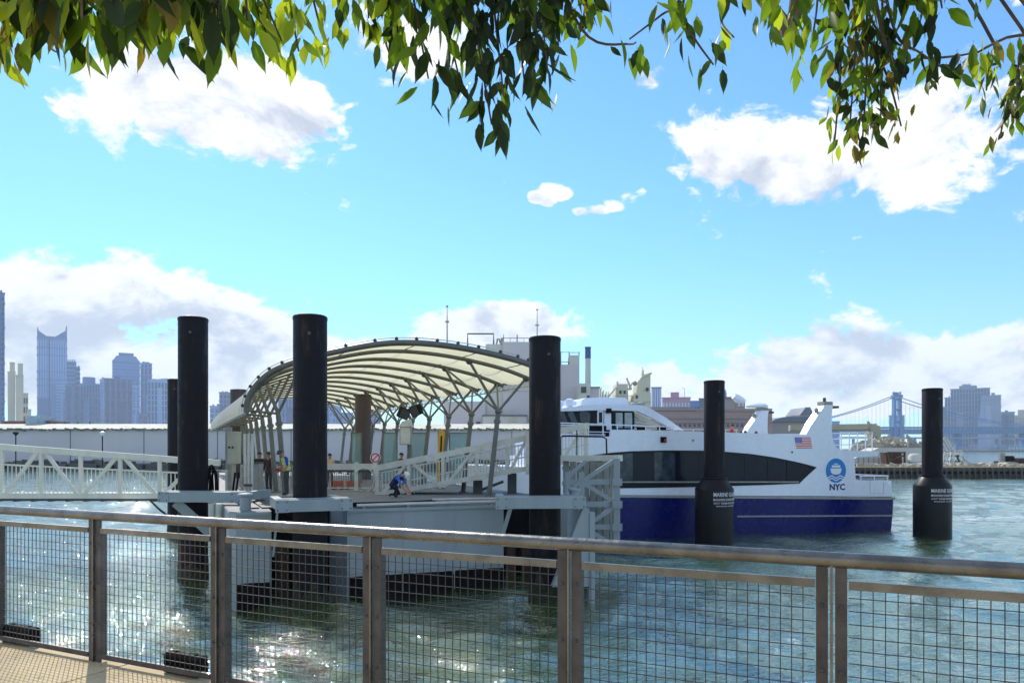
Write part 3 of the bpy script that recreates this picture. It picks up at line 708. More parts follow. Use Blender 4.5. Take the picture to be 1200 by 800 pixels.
for k, (p0, p1, yt) in enumerate(((242, 253, 546), (245, 250, 549), (247, 255, 552))):
    pts = [at(p0, 578, Yh + k * .1), at(p0 + 1.5, 562, Yh + k * .1), at((p0 + p1) / 2 - 1.5, yt + 1.5, Yh + k * .1), at((p0 + p1) / 2 + 1.5, yt, Yh + k * .1), at(p1 - 1, yt + 9, Yh + k * .1), at(p1, 578, Yh + k * .1)]
    MB().path(catmull([tuple(p) for p in pts], 5), .042, 8).build('hose', black, t, smooth=True)
MB().bx(xat(240, Yh), xat(262, Yh), Yh + .35, Yh + .4, zat(553, Yh), zat(551, Yh)).build('rail', alum, t)
for p in (241, 251, 261): MB().bx(xat(p, Yh) - .03, xat(p, Yh) + .03, Yh + .35, Yh + .4, 2.9, zat(553, Yh)).build('rail_post', alum, t)

# ---------------------------------------------------------------- trussed ramp up to the ferry bow
def truss(root, mat, Y, pa, pb, top, bot, posts, diag, tw, bw, pickets, hand=None, wst=.15, wd=.13, extra=()):
    MB().bar(at(pa, top(pa), Y), at(pb, top(pb), Y), .16, tw).build('top_chord', mat, root)
    MB().bar(at(pa, bot(pa), Y), at(pb, bot(pb), Y), .18, bw).build('bottom_chord', mat, root)
    for p in posts: MB().bar(at(p, bot(p), Y), at(p, top(p), Y), wst, .12, (0, 1, 0)).build('truss_post', mat, root)
    for (p0, e0, p1, e1) in diag:
        f0, f1 = (top if e0 else bot), (top if e1 else bot)
        MB().bar(at(p0, f0(p0), Y + .005), at(p1, f1(p1), Y + .005), wd, .10, (0, 1, 0)).build('truss_diagonal', mat, root)
    mb = MB(); pp, frac = pickets
    p = pa + pp
    while p < pb - 1:
        a, b = at(p, bot(p), Y + .1), at(p, top(p) + (bot(p) - top(p)) * frac, Y + .1)
        mb.bar(a, b, .035, .03, (0, 1, 0)); p += pp
    mb.build('picket', mat, root, kind='stuff')
    MB().bar(at(pa, top(pa) + (bot(pa) - top(pa)) * frac, Y + .1), at(pb, top(pb) + (bot(pb) - top(pb)) * frac, Y + .1), .05, .07).build('picket_rail', mat, root)
rt = lambda p: 548.5 - (p - 440) * (36 / 179)
rb = lambda p: 575.3 - (p - 498) * (24.4 / 119) if p > 476 else 579.8
ramp = thing('boarding_ramp', 'aluminium trussed boarding ramp rising right across the landing to the ferry', 'ramp', (xat(500, 32.3), 32.3, DZ))
for Y, pb in ((32.0, 688), (33.7, 690)):
    truss(ramp, alum, Y, 441, pb, rt, rb, [442, 479, 519, 559, 594, 619, 655, 686], [(447, 0, 478, 1), (481, 1, 517, 0), (521, 0, 557, 1), (561, 1, 592, 0), (596, 0, 618, 1), (622, 1, 653, 0), (657, 0, 684, 1)], .26, .2, (3.7, .2))
    MB().bar(at(441, rt(441) + 22, Y + .1), at(pb, rt(pb) + 22, Y + .1), .05, .05).build('middle_rail', alum, ramp)
MB().prism([(441, 0), (476, 0), (690, 0)], (0, 0.05), lambda p, v, e: at(p, rb(p) + .5, 32.1) + Vector((0, 0, e))) if False else None
mb = MB(); vs = []
for p in (470, 690):
    for Y in (32.1, 33.6):
        v = at(p, rb(p), 32); vs += [Vector((v.x, Y, v.z + .02)), Vector((v.x, Y, v.z + .06))]
mb.add(vs, [(0, 2, 6, 4), (1, 5, 7, 3), (0, 4, 5, 1), (2, 3, 7, 6), (0, 1, 3, 2), (4, 6, 7, 5)]).build('walkway', alum, ramp)
MB().bar(at(618.5, 506, 31.8), at(618.5, 556, 31.8), .2, .16, (0, 1, 0)).build('end_post', alum, ramp)
for p in (560, 600):
    MB().bar(at(p, rb(p), 32.8), (xat(p, 32.8), 32.8, DZ), .4, .4, (0, 1, 0)).build('support_leg', dgrey, ramp)
MB().bar(at(590, 548, 32.8) + Vector((0, 0, -.6)), (xat(560, 32.8), 32.8, DZ + .1), .12, .12, (0, 1, 0)).build('support_brace', dgrey, ramp)
Yg = 31.2
MB().path([at(657, 534, Yg), at(657, 513, Yg), at(659, 510.5, Yg), at(706, 511.5, Yg), at(710.5, 514, Yg), at(711, 531, Yg)], .035, 8).build('gate_loop', frameb, ramp, smooth=True)
MB().bar(at(676, 504, Yg), at(676, 534, Yg), .05, .05, (0, 1, 0)).build('gate_post', frameb, ramp)

# ---------------------------------------------------------------- trussed gangway from the shore
gt = lambda p: 523.5 + p * (15. / 206)
gb = lambda p: 580.5
gang = thing('gangway', 'cream trussed gangway from the left edge of the picture to the landing', 'gangway', (xat(100, 33.5), 33.5, 2.8))
posts = [2 + 46.3 * k for k in range(-6, 6)]
for Y in (33.0, 35.6):
    dg = []
    for k in range(-6, 5):
        a, b = 2 + 46.3 * k + 3, 2 + 46.3 * (k + 1) - 3
        dg.append((a, 0, b, 1) if k % 2 == 0 else (a, 1, b, 0))
    pscale = lambda f: f
    truss(gang, gangw, Y, -275, 258, gt, gb, [p for p in posts], dg, .27, .25, (4.9, .36), wst=.15, wd=.15)
MB().bx(xat(-275, 33), xat(258, 33), 33.1, 35.5, 2.82, 2.9).build('walkway', grey, gang)
for k in range(26): x = xat(-270, 33) + k * .78; MB().bx(x - .06, x + .06, 33.0, 35.6, 2.62, 2.80).build('cross_beam', dgrey, gang)
MB().bx(xat(-275, 33), xat(258, 33), 32.9, 32.95, 2.66, 2.74).build('pipe_tray', dgrey, gang)
MB().path(catmull([(xat(176, 32.8), 32.8, 2.7), (xat(190, 31), 31, 2.35), (xat(204, 29), 29, 2.3), (xat(212, 28), 28, 2.6)], 6), .045, 8).build('hanging_cable', black, gang, smooth=True)

# ---------------------------------------------------------------- people
def person(name, label, loc, rz, pose, mats, group=None, helmet=None, vest=None, hairm=hair, sc=1.0, lift=0.):
    J = {'pel': (0, 0, .95), 'sp': (0, .0, 1.12), 'ch': (0, 0, 1.34), 'nk': (0, -.01, 1.50), 'hb': (0, -.02, 1.575), 'hm': (0, -.035, 1.66), 'ht': (0, -.02, 1.75), 'no': (0, -.125, 1.655)}
    for s, k in ((-1, 'l'), (1, 'r')):
        J.update({'sh' + k: (s * .17, 0, 1.42), 'el' + k: (s * .23, .03, 1.14), 'wr' + k: (s * .24, -.06, .90), 'hd' + k: (s * .24, -.08, .81),
                  'hi' + k: (s * .09, 0, .90), 'kn' + k: (s * .10, -.02, .50), 'an' + k: (s * .105, .02, .09), 'to' + k: (s * .12, -.15, .04)})
    J.update(pose)
    for k in 'lr':
        w, h = Vector(J['wr' + k]), Vector(J['hd' + k]); d = (h - w).normalized(); sd_ = d.cross(Vector((0, 1, .2))).normalized()
        for i, (o, L) in enumerate(((-.03, .075), (-.01, .088), (.01, .082), (.03, .065))):
            J['f%d%s' % (i, k)] = tuple(h + sd_ * o + d * .02); J['g%d%s' % (i, k)] = tuple(h + sd_ * o * 1.2 + d * L + Vector((0, -.02, 0)))
        J['t0' + k] = tuple(w.lerp(h, .5) + sd_ * -.05); J['t1' + k] = tuple(w.lerp(h, .9) + sd_ * -.075 + Vector((0, -.02, 0)))
    RAD = {'pel': .135, 'sp': .125, 'ch': .145, 'nk': .055, 'hb': .075, 'hm': .098, 'ht': .07, 'no': .018, 'sh': .072, 'el': .046, 'wr': .034, 'hd': .036, 'hi': .095, 'kn': .066, 'an': .048, 'to': .04, 'f': .0105, 'g': .009, 't': .012}
    E = [('pel', 'sp', 1), ('sp', 'ch', 1), ('ch', 'nk', 3), ('nk', 'hb', 0), ('hb', 'hm', 0), ('hm', 'ht', 0), ('hm', 'no', 0)]
    for k in 'lr':
        E += [('ch', 'sh' + k, 1), ('sh' + k, 'el' + k, 1), ('el' + k, 'wr' + k, 4), ('wr' + k, 'hd' + k, 5), ('pel', 'hi' + k, 2), ('hi' + k, 'kn' + k, 2), ('kn' + k, 'an' + k, 2), ('an' + k, 'to' + k, 6)]
        for i in range(4): E += [('hd' + k, 'f%d%s' % (i, k), 5), ('f%d%s' % (i, k), 'g%d%s' % (i, k), 5)]
        E += [('wr' + k, 't0' + k, 5), ('t0' + k, 't1' + k, 5)]
    names = list(J); ix = {n: i for i, n in enumerate(names)}
    me = bpy.data.meshes.new(name); me.from_pydata([J[n] for n in names], [(ix[a], ix[b]) for a, b, _ in E], [])
    o = bpy.data.objects.new(name, me); COL.objects.link(o)
    md = o.modifiers.new('skin', 'SKIN'); ss = o.modifiers.new('sub', 'SUBSURF'); ss.levels = 1; ss.render_levels = 1
    for i, n in enumerate(names):
        r = RAD.get(n) or RAD.get(n[:2]) or RAD.get(n[0]); v = me.skin_vertices[0].data[i]
        v.radius = (r, r * .72 if n in ('pel', 'sp', 'ch') else r); v.use_root = n == 'pel'
    dg = bpy.context.evaluated_depsgraph_get(); m2 = bpy.data.meshes.new_from_object(o.evaluated_get(dg))
    bpy.data.objects.remove(o); bpy.data.meshes.remove(me)
    for m in mats: m2.materials.append(m)
    segs = [(Vector(J[a]), Vector(J[b]), mi) for a, b, mi in E]
    for p in m2.polygons:
        c = p.center; best = None
        for a, b, mi in segs:
            ab = b - a; t = max(0, min(1, (c - a).dot(ab) / max(ab.length_squared, 1e-9))); d = (c - a - ab * t).length
            if best is None or d < best[0]: best = (d, mi)
        p.material_index = best[1]; p.use_smooth = True
    b = bpy.data.objects.new(name, m2); COL.objects.link(b)
    b.location = loc; b.rotation_euler = (0, 0, rz); b.scale = (sc, sc, sc); ORG[b.name] = (0, 0, 0)
    tag(b, label, 'person', group)
    hm, hb_ = Vector(J['hm']), Vector(J['hb']); up = (Vector(J['ht']) - hb_).normalized(); no = (Vector(J['no']) - hm); no -= up * no.dot(up); no.normalize(); rt_ = no.cross(up)
    def hpnt(x, y, z): return hm + rt_ * x + no * y + up * z
    for s in (-1, 1):
        MB().ball(hpnt(s * .034, .085, .012), .013, 6, 4).build('eye', frameb, b)
        MB().ball(hpnt(s * .1, -.01, -.01), .028, 6, 4, (.5, 1, 1.2)).build('ear', mats[0], b, smooth='all')
    MB().bar(hpnt(-.025, .088, -.055), hpnt(.025, .088, -.055), .012, .008, up).build('mouth', redp, b)
    def dome(r, z0, z1, y0, n=14):
        mb = MB(); rows = 6; o_ = 0
        for i in range(rows + 1):
            ph = i / rows * math.pi / 2
            for j in range(n):
                t = 2 * math.pi * j / n
                mb.v.append(tuple(hpnt(r * .92 * math.cos(ph) * math.cos(t), y0 + r * 1.08 * math.cos(ph) * math.sin(t), z0 + z1 * math.sin(ph))))
        for i in range(rows):
            for j in range(n): mb.f.append((i * n + j, i * n + (j + 1) % n, (i + 1) * n + (j + 1) % n, (i + 1) * n + j))
        return mb
    if helmet:
        h = dome(.132, .035, .13, 0); h.build('hard_hat', helmet, b, smooth='all')
        MB().prism([(.14 * math.cos(t), .15 * math.sin(t) + (.05 if math.sin(t) > .2 else 0)) for t in np.linspace(0, 2 * math.pi, 21)[:-1]], (.03, .042), lambda u, v, e: hpnt(u, v, e)).build('brim', helmet, [c for c in b.children if c.name.startswith('hard_hat')][0])
    else: dome(.112, .01, .125, -.02).build('hair', hairm, b, smooth='all')
    if vest:
        vm, bandm = vest
        mb = MB(); n = 16
        rows = [(J['pel'], .175, .14), (tuple((Vector(J['pel']) + Vector(J['sp'])) / 2), .17, .135), (J['sp'], .17, .13), (tuple((Vector(J['sp']) + Vector(J['ch'])) / 2), .18, .135), (J['ch'], .195, .14), (tuple(Vector(J['ch']).lerp(Vector(J['nk']), .55)), .17, .12), (tuple(Vector(J['ch']).lerp(Vector(J['nk']), .8)), .09, .08)]
        ax = (Vector(J['ch']) - Vector(J['pel'])).normalized(); rx_ = (Vector(J['shr']) - Vector(J['shl'])); rx_ -= ax * rx_.dot(ax); rx_.normalize(); fy = ax.cross(rx_)
        for c, a, d in rows:
            for j in range(n):
                t = 2 * math.pi * j / n; mb.v.append(tuple(Vector(c) + rx_ * a * math.cos(t) + fy * d * math.sin(t)))
        for i in range(len(rows) - 1):
            for j in range(n): mb.f.append((i * n + j, i * n + (j + 1) % n, (i + 1) * n + (j + 1) % n, (i + 1) * n + j))
        v = mb.build('vest', vm, b, smooth='all')
        for q in (1, 3):
            c, a, d = rows[q]; m3 = MB()
            for dz in (-.03, .03):
                for j in range(n):
                    t = 2 * math.pi * j / n; m3.v.append(tuple(Vector(c) + ax * dz + rx_ * (a + .008) * math.cos(t) + fy * (d + .008) * math.sin(t)))
            for j in range(n): m3.f.append((j, (j + 1) % n, n + (j + 1) % n, n + j))
            m3.build('reflective_band', bandm, v, smooth='all')
    return b
def cloth(n, c): return M(n, c, .85, 0, .12, 8)
dk = cloth('dark_cloth', C(34, 34, 42)); shoes = M('shoe_leather', C(30, 26, 24), .6)
hiv = cloth('hi_vis_fabric', C(196, 222, 60)); band = M('reflective_tape', C(206, 208, 204), .35, 0, .04)
blu = cloth('blue_sleeve_cloth', C(34, 66, 196)); lblu = cloth('light_blue_cloth', C(60, 120, 214)); tan = cloth('tan_cloth', C(206, 178, 140))
hh = M('dark_hard_hat', C(40, 66, 60), .35); hw = M('white_hard_hat', C(236, 236, 232), .3)
trous = cloth('grey_trousers', C(72, 70, 74)); red = cloth('red_striped_cloth', C(180, 36, 46)); glove = M('red_glove', C(190, 50, 60), .6)
# mats: 0 skin, 1 torso and sleeve, 2 trousers, 3 neck and shoulders, 4 forearm, 5 hand, 6 shoe
step = MB().bx(xat(306, 29.8), xat(343, 29.8), 29.2, 30.6, DZ + .002, DZ + .1).build('deck_step', grey, barge)
person('person', 'worker in a yellow-green safety vest and dark hard hat standing beside the near pile', (xat(336, 29.9), 29.9, DZ + .1), R(-58),
       {'ch': (0, -.05, 1.33), 'nk': (0, -.12, 1.47), 'hb': (0, -.17, 1.53), 'hm': (0, -.225, 1.59), 'ht': (0, -.24, 1.68), 'no': (0, -.31, 1.555), 'shl': (-.17, -.06, 1.41), 'shr': (.17, -.06, 1.41),
        'ell': (-.24, -.05, 1.13), 'wrl': (-.2, -.26, 1.0), 'hdl': (-.16, -.34, .98), 'elr': (.24, -.05, 1.13), 'wrr': (.17, -.24, .96), 'hdr': (.13, -.32, .93)},
       [skin, blu, trous, hiv, skin, glove, shoes], helmet=hh, vest=(hiv, band), sc=1.06)
person('person', 'worker in blue with a white hard hat crouching over the deck edge below the ramp', (xat(463, 30.2), 30.2, DZ), R(68),
       {'pel': (0, .12, .42), 'sp': (0, .02, .60), 'ch': (0, -.16, .76), 'nk': (0, -.32, .84), 'hb': (0, -.40, .86), 'hm': (0, -.48, .86), 'ht': (0, -.55, .91), 'no': (0, -.52, .74),
        'shl': (-.18, -.22, .78), 'shr': (.18, -.22, .78), 'ell': (-.2, -.38, .50), 'wrl': (-.12, -.55, .28), 'hdl': (-.09, -.62, .2), 'elr': (.2, -.38, .50), 'wrr': (.12, -.55, .26), 'hdr': (.09, -.62, .18),
        'hil': (-.1, .1, .40), 'hir': (.1, .1, .40), 'knl': (-.16, -.22, .42), 'knr': (.16, -.12, .12), 'anl': (-.14, -.02, .09), 'anr': (.14, .3, .1), 'tol': (-.15, -.2, .04), 'tor': (.14, .36, .03)},
       [skin, lblu, dk, lblu, skin, skin, shoes], helmet=hw, vest=(cloth('navy_vest_cloth', C(30, 40, 110)), dk), sc=1.05)
ppl = [('person', 'person in a dark jacket standing behind the left-hand canopy columns', 304, 33.6, .4, dk, 1.03), ('person', 'person in a brown jacket behind the left canopy columns, nearer the vested worker', 315, 34.2, -.3, cloth('brown_cloth', C(86, 48, 40)), 1.04),
       ('person', 'person in a tan top seen just right of the near pile behind the picket rail', 386.5, 37.0, .2, tan, .98), ('person', 'dark-capped person mostly hidden behind the left end of the ramp', 470, 36.2, 1.2, dk, 1.0)]
PO = [{'ell': (-.27, -.02, 1.14), 'wrl': (-.08, -.2, 1.12), 'hdl': (.02, -.22, 1.13), 'elr': (.27, -.02, 1.14), 'wrr': (.08, -.22, 1.1), 'hdr': (-.02, -.24, 1.1)}, {'elr': (.25, -.08, 1.2), 'wrr': (.12, -.22, 1.42), 'hdr': (.08, -.2, 1.5), 'hm': (.02, -.06, 1.655), 'no': (.04, -.15, 1.63)}, {'anl': (-.13, .12, .09), 'tol': (-.14, -.04, .04)}, {}]
for (n, l, p, Y, rz, m, s), po in zip(ppl, PO):
    person(n, l, (xat(p, Y), Y, DZ), rz, po, [skin, m, trous, m, m if m is not tan else skin, skin, shoes], sc=s)
# ---------------------------------------------------------------- ferry (local x: towards the stern, y: away, z: up)
S = Vector((23.5, 45.6, 0)); EX = Vector((.96, .279, 0)); BEAM = 7.4
def fx(p, y=None, b=0.):
    q = (p - 600) / F
    x = (q * (45.6 + .96 * b) - 23.5 + .279 * b) / (.96 - .279 * q)
    if y is None: return x
    return x, EYE - (y - HZ) * (45.6 + .279 * x + .96 * b) / F
ferry = thing('ferry', 'white and dark blue passenger ferry lying bow-in beyond the landing', 'ferry', tuple(S), math.atan2(.279, .96), local=True)
def fpr(poly, b, e0, e1, pix=True):
    pts = [fx(p, y, b) for p, y in poly] if pix else poly
    return MB().prism(pts, (e0, e1), lambda u, v, e: (u, e, v))
ST = [(0, 1), (-4, 1), (-12, 1), (-18, 1), (-22, 1), (-23.6, .93), (-25, .74), (-26.2, .42), (-26.9, .1)]
def zr(x): return 1.976 - .0262 * x
def loft(secs):
    mb = MB(); n = len(secs[0])
    for s in secs: mb.v += s
    for i in range(len(secs) - 1):
        for j in range(n): mb.f.append((i * n + j, i * n + (j + 1) % n, (i + 1) * n + (j + 1) % n, (i + 1) * n + j))
    mb.f.append(tuple(range(n))); mb.f.append(tuple((len(secs) - 1) * n + j for j in reversed(range(n)))); return mb
c0 = BEAM / 2
def sec(x, k, zs):
    return [(x + dx, c0 - c0 * k * w, z) for z, w, dx in zs] + [(x + dx, c0 + c0 * k * w, z) for z, w, dx in reversed(zs)]
hullf = loft([sec(x, k, [(zr(x) - .12, 1, 0), (.9, .985, .0), (.0, .955, .25 if k < 1 else 0), (-.7, .9, .6 if k < 1 else 0)]) for x, k in ST]).build('hull', blue, ferry, smooth=True)
loft([sec(x, k, [(zr(x) + .0, 1.012, 0), (zr(x) - .14, 1.012, 0)]) for x, k in [(.12, 1)] + ST]).build('rub_rail', grey, ferry)
fpr([(0, .82), (0, .90), (-11, 1.13), (-11, 1.05)], 0, -.03, .02, False).build('white_stripe', grey, hullf)
# side wall with its sweeping outline and the aft fin
side = [(1046.5, 581.5), (1044.5, 571), (1040, 563), (1003, 563), (1001, 535.5), (1029, 534), (1030, 528.5), (985, 527.3), (979, 523.5), (975.6, 514), (974.6, 500), (946, 509), (900, 508.2), (860, 506.8), (800, 505), (760, 504.2), (716, 504),
        (715, 511.5), (690, 512.5), (660, 514), (650, 515), (650, 579)]
fpr(side, 0, 0, .14).build('side_wall', white, ferry)
fpr([(s[0], s[1]) for s in [fx(*q) for q in side]], 0, BEAM - .14, BEAM, False).build('side_wall', white, ferry)
fin = [(944.5, 509.5), (951, 497), (964.5, 477.5), (966, 474.3), (976.5, 474.3), (975, 480), (974.5, 500), (975.5, 514), (979, 523), (982, 527), (950, 527)]
f1 = fpr(fin, 0, -.008, .62).build('fin', white, ferry)
fpx = [(x + .35, z) for x, z in [fx(*q) for q in fin]]
f2 = fpr(fpx, 0, BEAM - .62, BEAM + .008, False).build('fin', white, ferry)
for f, y0, dx in ((f1, .3, 0), (f2, BEAM - .3, .35)):
    x, z = fx(971, 474.3); x += dx
    MB().bx(x - .32, x + .3, y0 - .3, y0 + .3, z - .02, z + .2).build('lamp_base', grey, f)
    MB().bx(x + .2, x + .75, y0 - .3, y0 + .3, z - .18, z - .05).build('floodlight', dgrey, f)
    MB().lathe((x - .05, y0, z + .2), [(.09, 0), (.09, .22), (.05, .26)], 10).build('navigation_light', dgrey, f, smooth=True)
    MB().lathe((x - .7, y0 - .1, z - .5), [(.06, 0), (.12, .08), (.12, .25), (.05, .32)], 10).build('horn', grey, f, smooth=True)
    MB().bar((x - .75, y0, z - .55), (x - .3, y0, z - .6), .05, .05).build('horn_bracket', grey, f)
x, z = fx(971, 474.3)
rad = MB().lathe((x - .1, BEAM - .35, z + .2), [(.2, 0), (.7, .02), (.75, .14), (.6, .26), (.2, .32)], 20).build('radar_dome', white, f2, smooth=True)
MB().path([(x - 1.2, BEAM - .5, z + .62), (x - 1.75, BEAM - .6, z + .75), (x - 2.1, BEAM - .6, z + .95)], [.16, .3, .2], 10).build('satellite_dish', white, f2, smooth=True)
# main cabin, decks, overhang
MB().bx(-22.5, fx(1001) , .15, BEAM - .15, 2.2, 4.55).build('main_cabin', white, ferry)
MB().bx(-17.5, fx(1030), .16, BEAM - .16, 4.555, 4.68).build('upper_deck', grey, ferry)
MB().bx(fx(1000) - .02, 0, .15, BEAM - .15, 1.98, 2.03).build('aft_deck', grey, ferry)
MB().bx(-.12, .0, .15, BEAM - .15, 2.035, fx(1042, 563)[1]).build('stern_bulwark', white, ferry)
dz = [(-22.5, .94), (-24, .86), (-25.4, .66), (-26.4, .34)]
loft([sec(x, k, [(3.95 + .12 * (-22 - x) / 4, 1, 0), (zr(x), 1, 0)]) for x, k in [(-22.3, .97)] + dz]).build('bow_bulwark', white, ferry)
# dark window band, its panes and the grey line below
band_ = [(688, 536), (693, 533.2), (715, 530.3), (740, 528.4), (780, 527.4), (820, 527.6), (850, 529), (880, 531.6), (905, 535.2), (930, 540.2), (945, 543.8), (956.8, 547.2), (947, 556), (936.5, 566.2), (900, 567.8), (860, 569), (800, 570.6), (740, 571.6), (700, 572), (684, 566), (683, 545)]
bandf = fpr(band_, 0, -.03, -.003).build('window_band', frameb, ferry)
topb = [(q[0], q[1] + 2.2) for q in band_[1:12]]
def band_top(p):
    for (a, b), (c, d) in zip(topb, topb[1:]):
        if a <= p <= c: return b + (d - b) * (p - a) / (c - a)
    return topb[-1][1]
cuts = [697, 719, 741.5, 766, 791, 818, 845, 872, 899, 921]
for i in range(len(cuts) - 1):
    a, b = cuts[i] + .3, cuts[i + 1] - .3
    yb = 562.5 if i < 8 else 562.5
    poly = [(a, yb), (a, band_top(a)), ((a + b) / 2, band_top((a + b) / 2)), (b, band_top(b)), (b, yb)]
    pn = fpr(poly, 0, -.05, -.031).build('window_pane', glass2 if i in (3, 1) else glass, bandf)  # two band panes are paler, reflections put into their tint
fpr([(921.6, 562.5), (921.6, band_top(921.6)), (943, 546), (950, 548), (940, 558), (935.5, 562.5)], 0, -.05, -.031).build('window_pane', glass, bandf)
fpr([(684, 563.6), (936, 563.6), (935, 565.2), (684, 565.2)], 0, -.07, -.031).build('band_moulding', grey, bandf)
# inner seats glimpsed: none built; hull fittings
for p, y, m in ((777, 515, black), ):
    x, z = fx(p, y); l = MB().bx(x - .16, x + .16, -.12, -.003, z - .16, z + .16).build('side_light', m, ferry)
    MB().ball((x + .08, -.14, z - .04), .09, 8, 6).build('red_lens', redp, l, smooth=True)
for p, y in ((928, 529.5), (812, 515.8)):
    x, z = fx(p, y); MB().lathe((0, 0, 0), [(.05, 0), (.05, .05)], 8).build('fitting', dgrey, ferry).matrix_local = Matrix.Translation((x, -.003, z)) @ Matrix.Rotation(R(90), 4, 'X')
# flag, round badge and lettering
def plate(name, pts, y0, y1, mat, par): return MB().prism(pts, (y0, y1), lambda u, v, e: (u, e, v)).build(name, mat, par)
fxa, fza = fx(931, 512); fxb, fzb = fx(949.7, 525); 
fw = fxb - fxa; sk = -.0
flagw = M('flag_white', C(236, 232, 236), .5, 0, .02); flagr = M('flag_red', C(206, 40, 62), .5, 0, .05); flagb = M('flag_blue', C(40, 60, 170), .5, 0, .05)
def fsk(u, v): return (fxa + fw * u + .12 * v, fzb + (fza - fzb) * (1 - v) )
fl = plate('flag', [fsk(0, 0), fsk(1, 0), fsk(1, 1), fsk(0, 1)], -.016, -.003, flagw, ferry)
for i in range(7):
    v0, v1 = i * 2 / 13, (i * 2 + 1) / 13
    plate('red_stripe', [fsk(0, v0), fsk(1, v0), fsk(1, v1), fsk(0, v1)], -.021, -.0165, flagr, fl)
ca = plate('canton', [fsk(0, 0), fsk(.42, 0), fsk(.42, 7 / 13), fsk(0, 7 / 13)], -.026, -.0215, flagb, fl)
mb = MB()
for r in range(9):
    for c in range(6 if r % 2 == 0 else 5):
        u, v = fsk(.42 * (c + (.5 if r % 2 == 0 else 1)) / 6, 7 / 13 * (r + .5) / 9); pts = []
        for k in range(10):
            a = math.pi / 2 + k * math.pi / 5; rr = .022 if k % 2 == 0 else .009
            pts.append((u + rr * math.cos(a), v + rr * math.sin(a)))
        mb.prism(pts, (-.029, -.0265), lambda a, b, e: (a, e, b))
mb.build('star', flagw, ca, kind='stuff')
bx_, bz_ = fx(979.5, 551); rx_, rz_ = (fx(991.3) - fx(967.7)) / 2, (fx(979, 536.8)[1] - fx(979, 565.2)[1]) / 2
badge_m = M('badge_blue', C(28, 128, 204), .4, 0, .04)
def bp_(u, v): return (bx_ + rx_ * u, bz_ + rz_ * v)
badge = plate('round_badge', [bp_(math.cos(t), math.sin(t)) for t in np.linspace(0, 2 * math.pi, 41)[:-1]], -.016, -.003, badge_m, ferry)
for pts in ([(-.2, .58), (.2, .58), (.2, .5), (-.2, .5)], [(-.42, .43), (.42, .43), (.42, .26), (-.42, .26)], [(-.55, .18), (.55, .18), (.5, -.12), (.34, -.28), (0, -.34), (-.34, -.28), (-.5, -.12)]):
    plate('ship_mark', [bp_(*q) for q in pts], -.021, -.0165, flagw, badge)
for off_ in (0, -.2):
    up_ = [(u, -.48 + off_ + .09 * math.cos(u * 7.2) * -1) for u in np.linspace(-.82 + abs(off_) * .8, .82 - abs(off_) * .8, 25)]
    plate('wave_mark', [bp_(u, v) for u, v in up_] + [bp_(u, v - .09) for u, v in reversed(up_)], -.021, -.0165, flagw, badge)
mb = text_mb('NYC', .50, 'CENTER', .004, 1.08, .035); nx, nz = fx(981, 573.6)
mb.v = [(nx + x, -.008 + -z, nz + y) for x, y, z in mb.v]; mb.build('lettering', navy, ferry, kind='stuff')
# door outline and rails at the stern
for a, b in (((1019.5, 564), (1019.5, 578)), ((1035.5, 564.5), (1035.5, 578)), ((1019.5, 578), (1035.5, 578))):
    u, v = fx(*a), fx(*b); MB().bar((u[0], -.004, u[1]), (v[0], -.004, v[1]), .02, .012, (0, 1, 0)).build('door_seam', grey, ferry)
for b in (.25, 2.4, 5, 7.1):
    MB().bx(-2.3, -.15, b - .03, b + .03, 3.26, 3.34).build('stern_rail', white, ferry)
for x in (-2.2, -1.2, -.2): MB().bx(x - .03, x + .03, .22, .28, 2.9, 3.26).build('rail_post', white, ferry)
MB().bx(-.2, -.14, .28, 7.1, 3.26, 3.33).build('stern_rail', white, ferry)
for z0 in (3.08,): MB().bx(-2.3, -.2, .3, .42, z0, z0 + .12).build('mooring_bitt', grey, ferry)
# aft upper-deck rail
for x in (-3.4, -2.8, -2.2, -1.6, -1.1):
    MB().bx(x - .025, x + .025, .5, .55, 4.68, 6.0).build('rail_post', white, ferry)
    MB().bx(x - .025, x + .025, BEAM - .55, BEAM - .5, 4.68, 6.0).build('rail_post', white, ferry)
for z0 in (5.2, 5.6, 5.96): MB().bx(-3.5, -1.1, .48, .53, z0, z0 + .045).build('aft_rail', white, ferry); MB().bx(-3.5, -1.1, BEAM - .53, BEAM - .48, z0, z0 + .045).build('aft_rail', white, ferry)
for z0 in (5.2, 5.6, 5.96): MB().bx(-1.13, -1.08, .53, BEAM - .53, z0, z0 + .04).build('aft_rail', white, ferry)
# far-side rail and seat rows between the fins
MB().bx(-13, -6.3, BEAM - .3, BEAM - .25, 6.24, 6.29).build('top_rail', white, ferry)
for k in range(9): MB().bx(-13 + k * .82, -12.96 + k * .82, BEAM - .3, BEAM - .26, 5.8, 6.24).build('rail_post', white, ferry)
seatm = M('seat_back_grey', C(120, 124, 132), .6)
for k in range(8): MB().bx(-13.2 + k * .85, -13.05 + k * .85, 3.9, BEAM - 1, 4.7, 5.85).build('seat_row', seatm, ferry)
